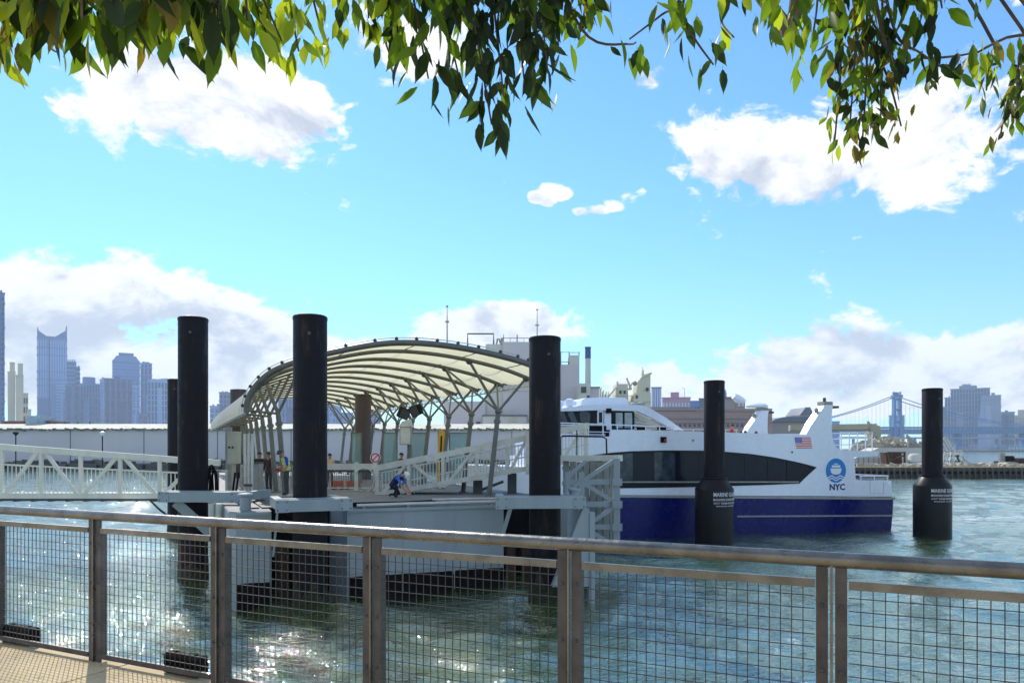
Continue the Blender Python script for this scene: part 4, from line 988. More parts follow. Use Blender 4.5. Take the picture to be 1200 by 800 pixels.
# wheelhouse
WB0, WB1 = 1.3, 6.1
def wq(p, y, b=WB0): return fx(p, y, b)
xf, xa = fx(655, None, WB0), fx(771, None, WB0)
zc_ = wq(700, 498)[1]
wh = MB().bx(xf + .05, fx(743.5, None, WB0), WB0, WB1, 4.5, wq(700, 497.6)[1]).build('wheelhouse', white, ferry)
MB().bx(xf + .3, fx(742, None, WB0), WB0 + .06, WB1 - .06, wq(700, 497.6)[1], wq(700, 479)[1]).build('cabin_core', frameb, wh)
roof = [(654, 482), (656, 479), (668, 476.8), (690, 474.6), (742, 474.2), (752, 474.8), (762, 479), (778, 488.5), (800, 503.8), (789, 503.8), (765, 490.2), (746, 481.6), (700, 480.6)]
fpr([wq(*q) for q in roof], 0, WB0 - .12, WB0 + .25, False).build('roof_side', white, wh)
fpr([wq(*q) for q in roof], 0, WB1 - .25, WB1 + .12, False).build('roof_side', white, wh)
fpr([wq(*q) for q in [(654.5, 481), (656, 479.2), (668, 477), (690, 474.9), (742, 474.5), (752, 475.2), (758, 478.5), (746, 480.5)]], 0, WB0 + .25, WB1 - .25, False).build('roof', white, wh)
fpr([wq(*q) for q in [(686, 474.4), (687.5, 467.5), (692, 465.2), (708, 464.4), (739, 464.9), (742, 468), (743, 474)]], 0, WB0 + .7, WB1 - .7, False).build('roof_housing', white, wh)
def win(name, q, mat, par, e0=-.03, e1=.065): return fpr([wq(*k) for k in q], 0, WB0 + e0, WB0 + e1, False).build(name, mat, par)
win('window_frame', [(657, 496.4), (656, 481.3), (699, 481), (699, 496.4)], frameb, wh, -.012, .058)
for q in ([(658.5, 495.5), (656.8, 483), (661, 482.2), (665.3, 495.5)], [(670, 495), (664.5, 482.2), (671.5, 482), (677, 495)], [(680.5, 494.5), (679, 484), (682, 482.2), (689, 482.2), (691.5, 485), (691.5, 494), (689.5, 495.5)]):
    win('window_pane', q, glass2, wh, -.022, -.013)
d1 = win('door', [(700, 498), (700, 480.5), (707, 480.5), (707, 498)], white, wh, -.03, .05); win('door_window', [(701.6, 495), (701.6, 483), (705.6, 483), (705.6, 495)], glass, d1, -.04, -.031)
win('pillar', [(708, 512), (708, 480.5), (716, 480.5), (716, 512)], white, wh, -.03, .05)
win('light_box', [(709.5, 484), (709.5, 478.5), (715.5, 478.5), (715.5, 484)], black, wh, -.16, -.031)
win('locker', [(709.5, 511), (709.5, 503.5), (714, 503.5), (714, 511)], black, wh, -.12, -.031)
wf = win('window_frame', [(717, 503), (717, 481.5), (719, 480.8), (741, 480.8), (743.5, 483), (743.5, 503)], frameb, wh, -.012, .058)
for q in ([(721.5, 501), (721.5, 483.5), (729.5, 483.5), (729.5, 501)], [(732, 501), (732, 483.5), (740.5, 483.5), (741, 501)]): win('window_pane', q, M('pale_cabin_glass', C(150, 164, 168), .1, 0, .25, 1.5, spec=.8), wf, -.022, -.013)
# louvred wall under the sloping roof side
fpr([wq(*q) for q in [(744, 504), (744, 482.5), (752, 485.5), (770, 494), (786, 503)]], 0, WB0 + .3, WB0 + .4, False).build('louvre_wall', M('warm_white_paint', C(220, 214, 198), .5, 0, .05), wh)
for k in range(4):
    y = 487 + k * 4; fpr([wq(*q) for q in [(745, y), (752 + k * 8, y + 3.2), (752 + k * 8, y + 4), (745, y + .8)]], 0, WB0 + .27, WB0 + .3, False).build('louvre', grey, wh)
for p0, p1 in ((749, 759), (773, 783)): fpr([wq(*q) for q in [(p0, 503.5), (p0, 500), (p1, 500), (p1, 503.5)]], 0, WB0 + .24, WB0 + .3, False).build('vent', black, wh)
for p, dz_ in ((660, .3), (672, .42), (748, .15), (757, .2)):
    x, z = wq(p, 476.5 if p < 700 else 475.5); MB().lathe((x, WB0 + .6, z - .1), [(.16, 0), (.16, .16), (.24, .2), (.24, dz_ + .1), (.1, dz_ + .18)], 12).build('roof_lamp', grey if p > 700 else white, wh, smooth=True)
MB().path([(wq(668, 470)[0], WB0 + 1.2, wq(668, 471)[1]), (wq(684, 470)[0], WB0 + 1.2, wq(684, 471)[1])], .14, 8).build('radar_bar', white, wh, smooth=True)
MB().tube((wq(676, 470)[0], WB0 + 1.2, wq(676, 477)[1]), (wq(676, 470)[0], WB0 + 1.2, wq(676, 472)[1]), .07, 8).build('radar_stem', white, wh, smooth=True)
# forward rail
xr0, xr1 = fx(655, None, .3), fx(789, None, .3)
zr1 = fx(720, 497.2, .3)[1]
MB().bar((xr0, .3, zr1 + .06), (xr1, .3, zr1 - .1), .05, .06).build('forward_rail', white, ferry)
for k in range(9):
    x = xr0 + (xr1 - xr0) * k / 8; MB().bar((x, .3, 5.4), (x, .3, zr1 + .06 - .16 * k / 8), .05, .05, (0, 1, 0)).build('rail_post', white, ferry)
MB().bar((xr0, .3, zr1 - .4), (fx(716, None, .3), .3, zr1 - .42), .04, .04).build('forward_rail', white, ferry)
for k, p in enumerate((662, 694, 701)):
    x = fx(p, None, .8); MB().bx(x - .45, x + .45, .7, .9, zr1 - .5, zr1 - .06).build('life_raft_box', black if k else grey, ferry)
# passengers on the upper deck
def passenger(p, b, lab, m, hat=None, rz=0., sit=True, sc=1.0):
    x = fx(p, None, b); w = S + EX * x + Vector((-.279, .96, 0)) * b
    pose = {}
    if sit:
        pose = {k + s: v for s, sg in (('l', -1), ('r', 1)) for k, v in (('hi', (sg * .1, -.02, .9)), ('kn', (sg * .12, -.42, .88)), ('an', (sg * .12, -.44, .46)), ('to', (sg * .12, -.6, .42)), ('el', (sg * .24, -.04, 1.14)), ('wr', (sg * .18, -.3, 1.02)), ('hd', (sg * .16, -.38, 1.0)))}
    person('person', lab, (w.x, w.y, 4.68 if not sit else 4.28), rz, pose, [skin, m, trous, m, skin, skin, shoes], helmet=hat, sc=sc)
passenger(857.5, 2.2, 'passenger in a red striped top on the ferry deck right of the lettered pile', red, rz=R(60), sit=False)
passenger(823.5, 2.6, 'dark-clothed passenger seated on the ferry just left of the lettered pile', dk, rz=R(20))
passenger(815, 3.4, 'passenger in pale clothes seated on the ferry near the sloping white beam', tan, rz=R(200))
passenger(868, 2.8, 'passenger in tan seated right of the one in red stripes', cloth('olive_cloth', C(128, 120, 90)), rz=R(10))
passenger(873.5, 2.0, 'passenger in black seated on the ferry left of the far fin', dk, rz=R(-30))
passenger(886, 3.0, 'passenger in white seated at the foot of the far fin', cloth('pale_cloth', C(214, 208, 200)), rz=R(180))
# ---------------------------------------------------------------- far shores: buildings stand on the ground they face us from
def far(p0, p1, Y, name, label, cat, group=None, turn=0.):
    a0, a1 = math.atan((p0 - 600) / F), math.atan((p1 - 600) / F); a = (a0 + a1) / 2
    D = Y / math.cos(a); w = 2 * math.tan((a1 - a0) / 2) * D
    t = thing(name, label, cat, (D * math.sin(a), Y, 0), -a + turn, group, local=True)
    if turn == 0: t.rotation_euler = (0, 0, -a)
    return t, w, F / Y * math.cos(a)
def hz_(y, Y): return EYE + (HZ - y) / F * Y
def tower(p0, p1, yt, Y, name, label, cat, wall, win=None, strips=0, rows=0, depth=None, zb=0., group=None, proud=None, crown=None):
    t, w, k = far(p0, p1, Y, name, label, cat, group)
    H = hz_(yt, Y); d = depth or w * .9
    MB().bx(-w / 2, w / 2, 0, d, zb, H).build('wall', wall, t)
    e = proud or max(.12, Y * .0006)
    if win and strips:
        mb = MB(); sw = w / strips
        nz = rows or 1; z0, z1 = zb + (H - zb) * .03, H * .985
        for i in range(strips):
            for j in range(nz):
                za, zbb = z0 + (z1 - z0) * j / nz, z0 + (z1 - z0) * (j + (1 if nz == 1 else .62)) / nz
                mb.bx(-w / 2 + sw * (i + .22), -w / 2 + sw * (i + .78), -e, .01, za, zbb)
        mb.build('window', win, t, kind='stuff')
    elif win and rows:
        mb = MB(); sh = (H - zb) / rows
        for j in range(rows): mb.bx(-w / 2 - e, w / 2 + e, -e, d + e, zb + sh * (j + .3), zb + sh * (j + .72))
        mb.build('window_row', win, t, kind='stuff')
    MB().bx(-w / 2 - e, w / 2 + e, -e * 1.4, d + e, H, H + max(.4, Y * .0008)).build('parapet', wall, t)
    if win and Y > 1400:
        rg = random.Random(int(p0 * 7 + yt)); a0_ = rg.uniform(-.45, .1) * w; w1 = rg.uniform(.16, .34) * w
        MB().bx(a0_, a0_ + w1, -e * 2.2, 0, zb, H * rg.uniform(.55, .97)).build('bay', win if rg.random() < .4 else wall, t)
        mb = MB(); z = H * .12
        while z < H * .95:
            mb.bx(-w / 2 - e, w / 2 + e, -e * 1.9, d + e, z, z + H * .006 + 1); z += H * rg.uniform(.05, .16)
        mb.build('floor_band', wall, t, kind='stuff')
        for q in range(rg.choice((1, 2, 2))):
            xx = rg.uniform(-.4, .2) * w; MB().bx(xx, xx + rg.uniform(.1, .22) * w, d * .2, d * .5, H, H + rg.uniform(4, 9)).build('roof_plant', win, t)
    return t, w, H, d
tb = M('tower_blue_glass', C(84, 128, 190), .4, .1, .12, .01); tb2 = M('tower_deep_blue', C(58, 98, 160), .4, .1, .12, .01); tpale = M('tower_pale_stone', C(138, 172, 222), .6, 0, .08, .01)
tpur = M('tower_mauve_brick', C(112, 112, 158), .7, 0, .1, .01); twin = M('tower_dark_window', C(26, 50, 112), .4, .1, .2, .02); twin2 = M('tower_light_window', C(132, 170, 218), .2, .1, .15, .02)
SG = 'far towers of the left skyline'
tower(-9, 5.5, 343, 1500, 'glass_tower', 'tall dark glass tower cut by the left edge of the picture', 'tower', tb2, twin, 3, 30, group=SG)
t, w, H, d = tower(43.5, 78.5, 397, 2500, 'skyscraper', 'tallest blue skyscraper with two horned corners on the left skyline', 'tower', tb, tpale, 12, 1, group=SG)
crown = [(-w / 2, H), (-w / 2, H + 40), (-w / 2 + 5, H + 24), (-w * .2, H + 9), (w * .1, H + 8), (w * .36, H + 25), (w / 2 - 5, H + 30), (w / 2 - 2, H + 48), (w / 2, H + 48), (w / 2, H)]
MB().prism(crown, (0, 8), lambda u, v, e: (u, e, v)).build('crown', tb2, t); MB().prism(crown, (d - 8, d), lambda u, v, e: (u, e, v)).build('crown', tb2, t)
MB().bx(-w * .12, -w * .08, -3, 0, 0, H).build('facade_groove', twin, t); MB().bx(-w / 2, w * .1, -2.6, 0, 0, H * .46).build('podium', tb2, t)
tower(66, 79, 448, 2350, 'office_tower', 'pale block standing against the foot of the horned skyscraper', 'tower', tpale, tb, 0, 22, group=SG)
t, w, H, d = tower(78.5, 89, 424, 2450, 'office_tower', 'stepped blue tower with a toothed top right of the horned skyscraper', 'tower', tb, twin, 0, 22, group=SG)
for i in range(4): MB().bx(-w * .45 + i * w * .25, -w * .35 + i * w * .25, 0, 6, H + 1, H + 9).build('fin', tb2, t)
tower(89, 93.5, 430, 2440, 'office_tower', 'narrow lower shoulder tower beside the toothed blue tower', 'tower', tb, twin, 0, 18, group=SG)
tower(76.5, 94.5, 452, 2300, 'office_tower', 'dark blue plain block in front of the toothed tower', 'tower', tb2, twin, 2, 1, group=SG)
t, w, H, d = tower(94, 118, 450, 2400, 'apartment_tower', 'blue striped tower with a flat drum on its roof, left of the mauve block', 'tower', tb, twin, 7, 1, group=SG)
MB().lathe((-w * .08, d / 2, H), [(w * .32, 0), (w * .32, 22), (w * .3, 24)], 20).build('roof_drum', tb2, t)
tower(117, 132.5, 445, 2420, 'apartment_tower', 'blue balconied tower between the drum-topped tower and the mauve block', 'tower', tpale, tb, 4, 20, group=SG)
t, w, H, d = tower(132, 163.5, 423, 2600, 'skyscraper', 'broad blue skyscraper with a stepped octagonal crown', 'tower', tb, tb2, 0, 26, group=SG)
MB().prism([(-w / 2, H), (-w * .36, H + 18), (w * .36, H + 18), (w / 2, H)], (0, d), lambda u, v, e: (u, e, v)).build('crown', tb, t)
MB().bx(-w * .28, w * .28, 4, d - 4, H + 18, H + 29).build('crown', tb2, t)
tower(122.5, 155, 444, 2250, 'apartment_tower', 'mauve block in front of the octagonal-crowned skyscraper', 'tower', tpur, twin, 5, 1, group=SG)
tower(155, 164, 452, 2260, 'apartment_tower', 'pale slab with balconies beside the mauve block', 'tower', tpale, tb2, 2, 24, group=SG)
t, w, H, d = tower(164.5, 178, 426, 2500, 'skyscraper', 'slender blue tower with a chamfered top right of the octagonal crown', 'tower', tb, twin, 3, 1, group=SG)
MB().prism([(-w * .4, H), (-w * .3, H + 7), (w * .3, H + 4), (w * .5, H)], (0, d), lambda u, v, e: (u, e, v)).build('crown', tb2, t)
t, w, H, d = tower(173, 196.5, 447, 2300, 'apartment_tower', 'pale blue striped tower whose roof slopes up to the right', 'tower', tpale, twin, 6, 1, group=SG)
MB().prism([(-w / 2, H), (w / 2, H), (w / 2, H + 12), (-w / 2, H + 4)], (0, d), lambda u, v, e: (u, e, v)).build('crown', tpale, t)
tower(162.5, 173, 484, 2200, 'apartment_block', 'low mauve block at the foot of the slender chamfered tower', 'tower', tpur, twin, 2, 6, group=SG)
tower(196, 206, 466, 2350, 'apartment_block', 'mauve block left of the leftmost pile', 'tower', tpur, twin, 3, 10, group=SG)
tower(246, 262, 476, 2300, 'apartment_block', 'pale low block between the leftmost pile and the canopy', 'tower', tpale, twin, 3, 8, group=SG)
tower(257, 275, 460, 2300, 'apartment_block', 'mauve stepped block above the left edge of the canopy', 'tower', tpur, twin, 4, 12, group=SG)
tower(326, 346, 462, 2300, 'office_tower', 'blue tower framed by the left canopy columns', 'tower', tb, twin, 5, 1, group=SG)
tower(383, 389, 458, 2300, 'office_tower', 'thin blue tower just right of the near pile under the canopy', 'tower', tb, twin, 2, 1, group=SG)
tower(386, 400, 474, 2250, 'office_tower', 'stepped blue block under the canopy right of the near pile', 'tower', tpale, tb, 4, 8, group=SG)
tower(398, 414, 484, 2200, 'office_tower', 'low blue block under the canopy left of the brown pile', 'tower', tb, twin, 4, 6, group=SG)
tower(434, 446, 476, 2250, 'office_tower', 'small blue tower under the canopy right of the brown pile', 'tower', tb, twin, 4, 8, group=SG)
stone = M('chimney_stone', C(206, 196, 178), .8, 0, .08, .02)
for p0, p1, yt, ys, lab in ((9, 18, 424, 436, 'left one of two pale stone chimney towers'), (18.5, 27.5, 425.5, 440, 'right one of two pale stone chimney towers')):
    t, w, H, d = tower(p0, p1, ys, 1200, 'chimney_tower', lab, 'chimney', stone, None)
    MB().lathe((w * .1, d / 2, H), [(w * .36, 0), (w * .33, hz_(yt, 1200) - H - 2), (w * .37, hz_(yt, 1200) - H - 2), (w * .37, hz_(yt, 1200) - H)], 16).build('flue', stone, t, smooth=True)
    MB().bx(-w * .52, w * .52, -.6, d, H * .33, H * .34).build('ledge', dgrey, t)
tower(27, 33, 461, 1190, 'stone_block', 'narrow pale block right of the chimney towers', 'building', stone, dgrey, 2, 6)
tower(31.5, 36.5, 480, 1180, 'stone_block', 'lowest pale block right of the chimney towers', 'building', stone, None)
# low far bank under the left skyline, and the opposite bank on the right
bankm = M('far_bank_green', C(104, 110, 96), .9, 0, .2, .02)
def ground(name, pts, z0, z1, mat):
    return MB().prism(pts, (z0, z1), lambda u, v, e: (u, v, e)).build(name, mat, kind='structure')
ground('far_bank', [(-2600, 1100), (-150, 1700), (-60, 3300), (-2600, 3300)], -1.2, 2.5, bankm)
ground('opposite_bank', [(500, 1190), (900, 1020), (1200, 950), (2300, 950), (2300, 3300), (520, 3300)], -1.2, 2.0, bankm)

# long pier shed behind the landing
shedw = M('shed_grey_wall', C(206, 204, 208), .75, 0, .06, .08, .05, 2, dirt=(C(150, 150, 156), .66), streak=True); shedr = M('shed_pale_roof', C(204, 200, 184), .85, 0, .12, .3, .3, 3, dirt=(C(150, 152, 120), .62))
Ys = 173.
shed = thing('pier_shed', 'long grey pier shed with a pale flat roof across the water on the left', 'shed', (-60, Ys, 0))
x0, x1 = xat(-160, Ys), xat(625, Ys); zr_ = hz_(504, Ys)
MB().bx(x0, x1, Ys, Ys + 45, 1.2, zr_).build('wall', shedw, shed)
MB().prism([(Ys - .5, zr_), (Ys - .5, zr_ + .3), (Ys + 11, hz_(496.5, Ys + 11)), (Ys + 45, hz_(496.5, Ys + 11)), (Ys + 45, zr_)], (x0 - .4, x1 + .4), lambda u, v, e: (e, u, v)).build('roof', shedr, shed)
mb = MB(); random.seed(5)
for k in range(150):   # growth along the gutter
    x = x0 + (x1 - x0) * k / 150; mb.box((x, Ys - .45, zr_ + .2 + random.uniform(-.12, .12)), (random.uniform(.5, 1.3), .5, random.uniform(.2, .55)), random.uniform(-.3, .3), random.uniform(-.3, .3))
mb.build('gutter_growth', bankm, shed, kind='stuff')
MB().bx(x0, xat(640, Ys), Ys - 9, Ys - .6, .4, 1.5).build('apron', dgrey, shed)
for k in range(46):
    x = x0 + 2 + k * (x1 - x0) / 46; MB().bx(x - .25, x + .25, Ys - 9.3, Ys - 8.9, -1, 1.3).build('apron_pile', darkh, shed)
MB().bx(xat(-40, Ys), xat(22, Ys), Ys + 12, Ys + 20, hz_(501.5, Ys), hz_(493, Ys + 12)).build('roof_monitor', M('maroon_roof', C(130, 92, 92), .8), shed)
MB().prism([(xat(22, Ys + 12), hz_(501.5, Ys)), (xat(30, Ys + 12), hz_(501.5, Ys)), (xat(30, Ys + 12), hz_(495, Ys)), (xat(24, Ys + 12), hz_(497, Ys))], (Ys + 12, Ys + 22), lambda u, v, e: (u, e, v)).build('roof_monitor', shedr, shed)
MB().bx(xat(30, Ys + 10), xat(48, Ys + 10), Ys + 10, Ys + 16, hz_(500, Ys), hz_(487, Ys + 10)).build('plant_room', M('blue_grey_box', C(150, 170, 186), .6), shed)
MB().bx(xat(33, Ys + 9), xat(45, Ys + 9), Ys + 8, Ys + 9.5, hz_(501.5, Ys), hz_(497.5, Ys + 8)).build('roof_vent', dgrey, shed)
MB().bx(xat(48, Ys + 14), xat(128, Ys + 14), Ys + 14, Ys + 30, hz_(501.5, Ys), hz_(496, Ys + 14)).build('upper_roof', shedr, shed)
for p in (48, 63, 77, 92, 106): MB().bx(xat(p, Ys + 14) - .12, xat(p, Ys + 14) + .12, Ys + 13.6, Ys + 13.9, hz_(500, Ys), hz_(494, Ys + 14)).build('roof_post', dgrey, shed)
for k in range(9):
    x = x0 + 14 + k * 17.2; MB().bx(x - .06, x + .06, Ys - .08, Ys, 1.5, zr_).build('wall_joint', dgrey, shed)
random.seed(9)
for i in range(16):
    p = -20 + i * 15.5 + random.uniform(-4, 4)
    if p > 215: break
for p, lab, m in ((18.5, 'lamp post with a dark head in front of the pier shed, left one', black), (120, 'lamp post with a bright head in front of the pier shed wall', white)):
    Yl = 160.; t = thing('lamp_post', lab, 'lamp post', (xat(p, Yl), Yl, 1.4), group='lamp posts by the pier shed')
    MB().tube((xat(p, Yl), Yl, 1.2), (xat(p, Yl), Yl, hz_(509, Yl)), .12, 8).build('pole', black, t)
    MB().lathe((xat(p, Yl), Yl, hz_(510.5, Yl)), [(.1, 0), (.55, .5), (.6, .75), (.3, .95)], 12).build('lamp_head', m, t, smooth=True)
ground('shed_pier', [(x0 - 3, Ys - 10), (xat(640, Ys), Ys - 10), (xat(640, Ys) + 15, Ys + 60), (x0 - 3, Ys + 60)], -.6, .45, dgrey)
mb = MB(); mg = MB()
for k in range(170):   # weeds and dark odds and ends along the foot of the wall
    x = random.uniform(x0, x1); q = random.uniform(.3, 1.1)
    (mb if k % 3 else mg).box((x, Ys - random.uniform(2, 7), 1.5 + q * .4), (q * random.uniform(1, 3.5), q, q * random.uniform(.6, 1.1)), random.uniform(-.5, .5), random.uniform(-.2, .2), random.uniform(-.2, .2))
mb.build('apron_clutter', dgrey, shed, kind='stuff'); mg.build('apron_weeds', bankm, shed, kind='stuff')

# grey industrial block behind the canopy
indw = M('industrial_grey_wall', C(200, 196, 200), .8, 0, .05, .05, .04, 1, dirt=(C(156, 154, 158), .68), streak=True); indp = M('industrial_pale_wall', C(206, 206, 200), .8, 0, .05, .06)
Yi = 230.
def ibx(par, name, p0, p1, y0, y1, Ya, Yb, mat, **k):
    return MB().bx(xat(p0, Ya), xat(p1, Ya), Ya, Yb, hz_(y1, Ya), hz_(y0, Ya)).build(name, mat, par, **k)
ind = thing('industrial_building', 'big windowless grey industrial building rising behind the canopy and third pile', 'building', (xat(630, Yi), Yi, 0))
ibx(ind, 'main_block', 589, 656, 400.5, 540, Yi, Yi + 30, indw)
ibx(ind, 'right_block', 656.2, 679, 427, 540, Yi + .5, Yi + 30, indw); ibx(ind, 'stair_head', 667.5, 679, 416, 427, Yi + .8, Yi + 8, indp)
ibx(ind, 'left_block', 569, 588.8, 403, 540, Yi + 2, Yi + 30, indp); ibx(ind, 'low_block', 520, 568.8, 470, 540, Yi + 1, Yi + 25, indw)
ibx(ind, 'annex', 566, 617, 487, 540, Yi - 4, Yi - .05, indp); ibx(ind, 'annex_roof', 565, 618, 486, 487.2, Yi - 4.4, Yi - .05, dgrey)
ibx(ind, 'annex_window', 579, 584, 491, 497, Yi - 4.1, Yi - 4, dgrey); ibx(ind, 'wall_vent', 558, 563, 494, 502, Yi + .8, Yi + 1, dgrey); ibx(ind, 'wall_panel', 596, 606, 488, 494, Yi - 4.15, Yi - 4, beige)
for y in (430, 458): ibx(ind, 'wall_joint', 589, 656, y, y + .5, Yi - .1, Yi, grey)
def pipe(par, pts, r, mat=grey, name='pipe'): return MB().path([at(p, y, Yi + 1 + dy) for p, y, dy in pts], r, 6).build(name, mat, par)
pipe(ind, [(548, 405, 2), (548, 391, 2), (578.5, 391, 2), (578.5, 403, 2)], .25, dgrey); pipe(ind, [(582, 403, 3), (583, 397, 3), (585, 397, 3), (587, 404, 3)], .3)
pipe(ind, [(588.5, 404, 0), (588.5, 396, 0)], .5); pipe(ind, [(606, 401, 3), (606, 392, 3)], .15, dgrey); pipe(ind, [(589, 396, 3), (620, 396, 3)], .1, dgrey)
pipe(ind, [(657, 427, 1), (657, 412.5, 1), (667, 412.5, 1), (667, 427, 1)], .22); pipe(ind, [(658, 424, 1), (666, 424, 1)], .12); pipe(ind, [(668, 413, 1), (679, 413, 1), (679, 416, 1)], .12); pipe(ind, [(678.5, 416, 1), (678.5, 412, 1)], .15)
for p in range(590, 655, 8): pipe(ind, [(p, 401, 1), (p, 396, 1)], .06, dgrey, 'roof_rail_post')
for p, yt, Ya, lab in ((524, 358, 200, 'thin mast rising behind the top of the canopy'), (629.5, 362, Yi + 12, 'mast with crossbar standing above the third pile'), (590, 391, Yi + 6, 'short whip aerial at the left roof corner of the industrial building')):
    t = thing('mast', lab, 'mast', (xat(p, Ya), Ya, hz_(440, Ya)), group='roof masts')
    MB().path([at(p, 470, Ya), at(p, (yt + 400) / 2, Ya), at(p, yt, Ya)], [.3, .16, .06], 6).build('pole', grey, t)
    if yt < 380:
        MB().bar(at(p - 2.2, yt + 19, Ya), at(p + 2.2, yt + 19, Ya), .3, .5).build('crossbar', grey, t); MB().ball(at(p, yt + 1, Ya), .35, 8, 5).build('tip', grey, t)
t = thing('smokestack', 'tall slim chimney with a blue top right of the industrial building', 'chimney', (xat(689, 225), 225, 0))
MB().lathe((xat(689, 225), 225, 0), [(1.0, 0), (.82, hz_(420, 225))], 20).build('shaft', indp, t, smooth=True)
MB().lathe((xat(689, 225), 225, 0), [(.9, hz_(420, 225)), (.86, hz_(408, 225)), (.95, hz_(408, 225)), (.95, hz_(406.5, 225))], 20).build('blue_top', M('chimney_blue', C(66, 92, 150), .6), t, smooth=True)
t = thing('boiler_house', 'low grey boiler house at the foot of the blue-topped chimney', 'building', (xat(690, 220), 220, 0))
ibx(t, 'wall', 679.5, 692, 449, 535, 218, 232, indp); ibx(t, 'wall', 692.2, 703, 454, 535, 219, 232, indw); ibx(t, 'louvre', 681, 687, 453, 460, 217.7, 218, dgrey); ibx(t, 'window', 688, 691, 463, 466, 217.7, 218, dgrey); ibx(t, 'roof', 692, 703.5, 453, 454, 218.5, 232, dgrey)
# beige work ship
shipm = M('ship_beige_paint', C(206, 202, 182), .6, 0, .07, .15, dirt=(C(170, 160, 138), .68), streak=True)
Yw = 150.
shp = thing('work_ship', 'beige ship superstructure with masts and derricks behind the ferry wheelhouse', 'ship', (xat(735, Yw), Yw, 0))
def sp(poly, e0, e1, name, mat=shipm, par=shp): return MB().prism([(xat(p, Yw), hz_(y, Yw)) for p, y in poly], (Yw + e0, Yw + e1), lambda u, v, e: (u, e, v)).build(name, mat, par)
sp([(640, 530), (640, 545), (780, 545), (780, 520), (764, 514), (700, 514)], 0, 12, 'hull'); sp([(703, 515), (703, 470), (764, 470), (764, 515)], 1, 11, 'deckhouse')
sp([(743, 470), (745, 460), (763.5, 460), (763.5, 470)], 0.6, 8, 'bridge_house'); sp([(747, 460), (748.5, 446), (754, 440), (763.3, 438), (763.3, 460)], 1, 6, 'tower'); sp([(752, 442), (754, 439), (764.5, 435.5), (764.5, 438)], .7, 6.3, 'tower_top')
sp([(753.5, 440), (755, 432), (756.5, 432), (757, 440)], 2, 3, 'mast'); sp([(754.9, 432), (755.1, 428), (755.4, 428), (755.6, 432)], 2.3, 2.6, 'mast_tip')
sp([(722, 470), (724, 449), (737, 449), (738, 470)], 1.5, 7, 'funnel_house'); sp([(725, 449), (725.5, 445), (727, 445), (727.5, 449)], 3, 4, 'vent_pipe')
sp([(708, 470), (722, 453), (723.5, 454), (710.5, 470)], 1, 2, 'ladder'); sp([(735.5, 442), (737, 441), (743, 455), (741, 456)], 2, 2.6, 'derrick'); sp([(738, 455), (743, 446), (744, 447), (740, 456)], 2.2, 2.7, 'derrick')
MB().ball(at(744, 449, Yw + 1.2), .5, 10, 6).build('dome_aerial', grey, shp, smooth=True)
for p in (704, 707, 710, 713): sp([(p, 470), (p + .4, 455 + (p - 704)), (p + 2.6, 452 + (p - 704)), (p + 2.2, 457), (p + 1.6, 470)], 2, 3.2, 'winch')
for p, y in ((745.5, 464), (727, 458), (732, 458), (758, 455), (745, 492), (720, 480)): sp([(p, y + 2.6), (p, y - 1.2), (p + 2.6, y - 1.2), (p + 2.6, y + 2.6)], .5 if p > 742 else 1.4, 1.6, 'porthole', dgrey)
for p in range(725, 738, 3): sp([(p, 449), (p, 446.5), (p + .25, 446.5), (p + .25, 449)], 1.6, 1.7, 'rail_post', grey)
for y in (463, 480): sp([(703, y + .4), (703, y), (743, y), (743, y + .4)], .9, 1.0, 'rail', grey)

# ---------------------------------------------------------------- right-hand background
abl = M('apartment_blue', C(110, 150, 206), .5, 0, .08, .03); apk = M('apartment_rose', C(184, 150, 172), .75, 0, .1, .03); brk = M('brown_brick', C(172, 146, 142), .8, 0, .12, .04, dirt=(C(148, 124, 120), .6)); gpk = M('grey_rose_stone', C(160, 150, 152), .8, 0, .08, .04); slate = M('slate_roof', C(108, 116, 132), .7, 0, .1, .05)
lw = M('pale_window', C(196, 204, 220), .3, 0, .1); dw = M('dim_window', C(70, 78, 102), .25, 0, .15)
tower(763.5, 775, 454, 600, 'apartment_tower', 'blue and white apartment tower right of the beige ship', 'tower', abl, lw, 4, 1)
t, w, H, d = tower(776, 809, 466, 560, 'apartment_block', 'rose coloured apartment block with pale floors left of the lettered pile', 'building', apk, lw, 9, 5)
MB().bx(-w * .2, w * .1, 3, 10, H, H + 4.5).build('roof_house', apk, t); MB().path([(w * .3, 4, H), (w * .3, 4, H + 7), (w * .22, 4, H + 8)], .2, 5).build('roof_aerial', grey, t)
tower(809, 824, 470, 580, 'apartment_block', 'small blue-grey block between the rose apartments and the lettered pile', 'building', abl, dw, 4, 4)
tower(819, 832, 467, 540, 'apartment_block', 'dark gabled block just left of the lettered pile', 'building', slate, None)
Yk = 260.
bs = thing('brick_warehouse', 'long low brown brick warehouse behind the ferry upper deck', 'warehouse', (xat(850, Yk), Yk, 0))
ibx(bs, 'wall', 752, 905, 482, 545, Yk, Yk + 30, brk)
for y0, y1 in ((478.5, 480.5), (488.5, 490), (493.5, 495)): ibx(bs, 'band_course', 751, 905, y0, y1, Yk - .5, Yk, gpk)
ibx(bs, 'parapet', 762, 815, 476.5, 482, Yk + .2, Yk + 10, gpk); ibx(bs, 'parapet', 815, 905, 480.6, 482, Yk - .3, Yk + 10, brk)
for k in range(24): ibx(bs, 'window', 768 + k * 5.6, 770.6 + k * 5.6, 496.5, 500, Yk - .2, Yk, dw)
t = thing('stepped_building', 'grey and rose stepped building with a blue dome right of the lettered pile', 'building', (xat(862, 320), 320, 0))
def sx2(name, p0, p1, y0, y1, dy, m): return MB().bx(xat(p0, 320), xat(p1, 320), 320 + dy, 345, hz_(y1, 320), hz_(y0, 320)).build(name, m, t)
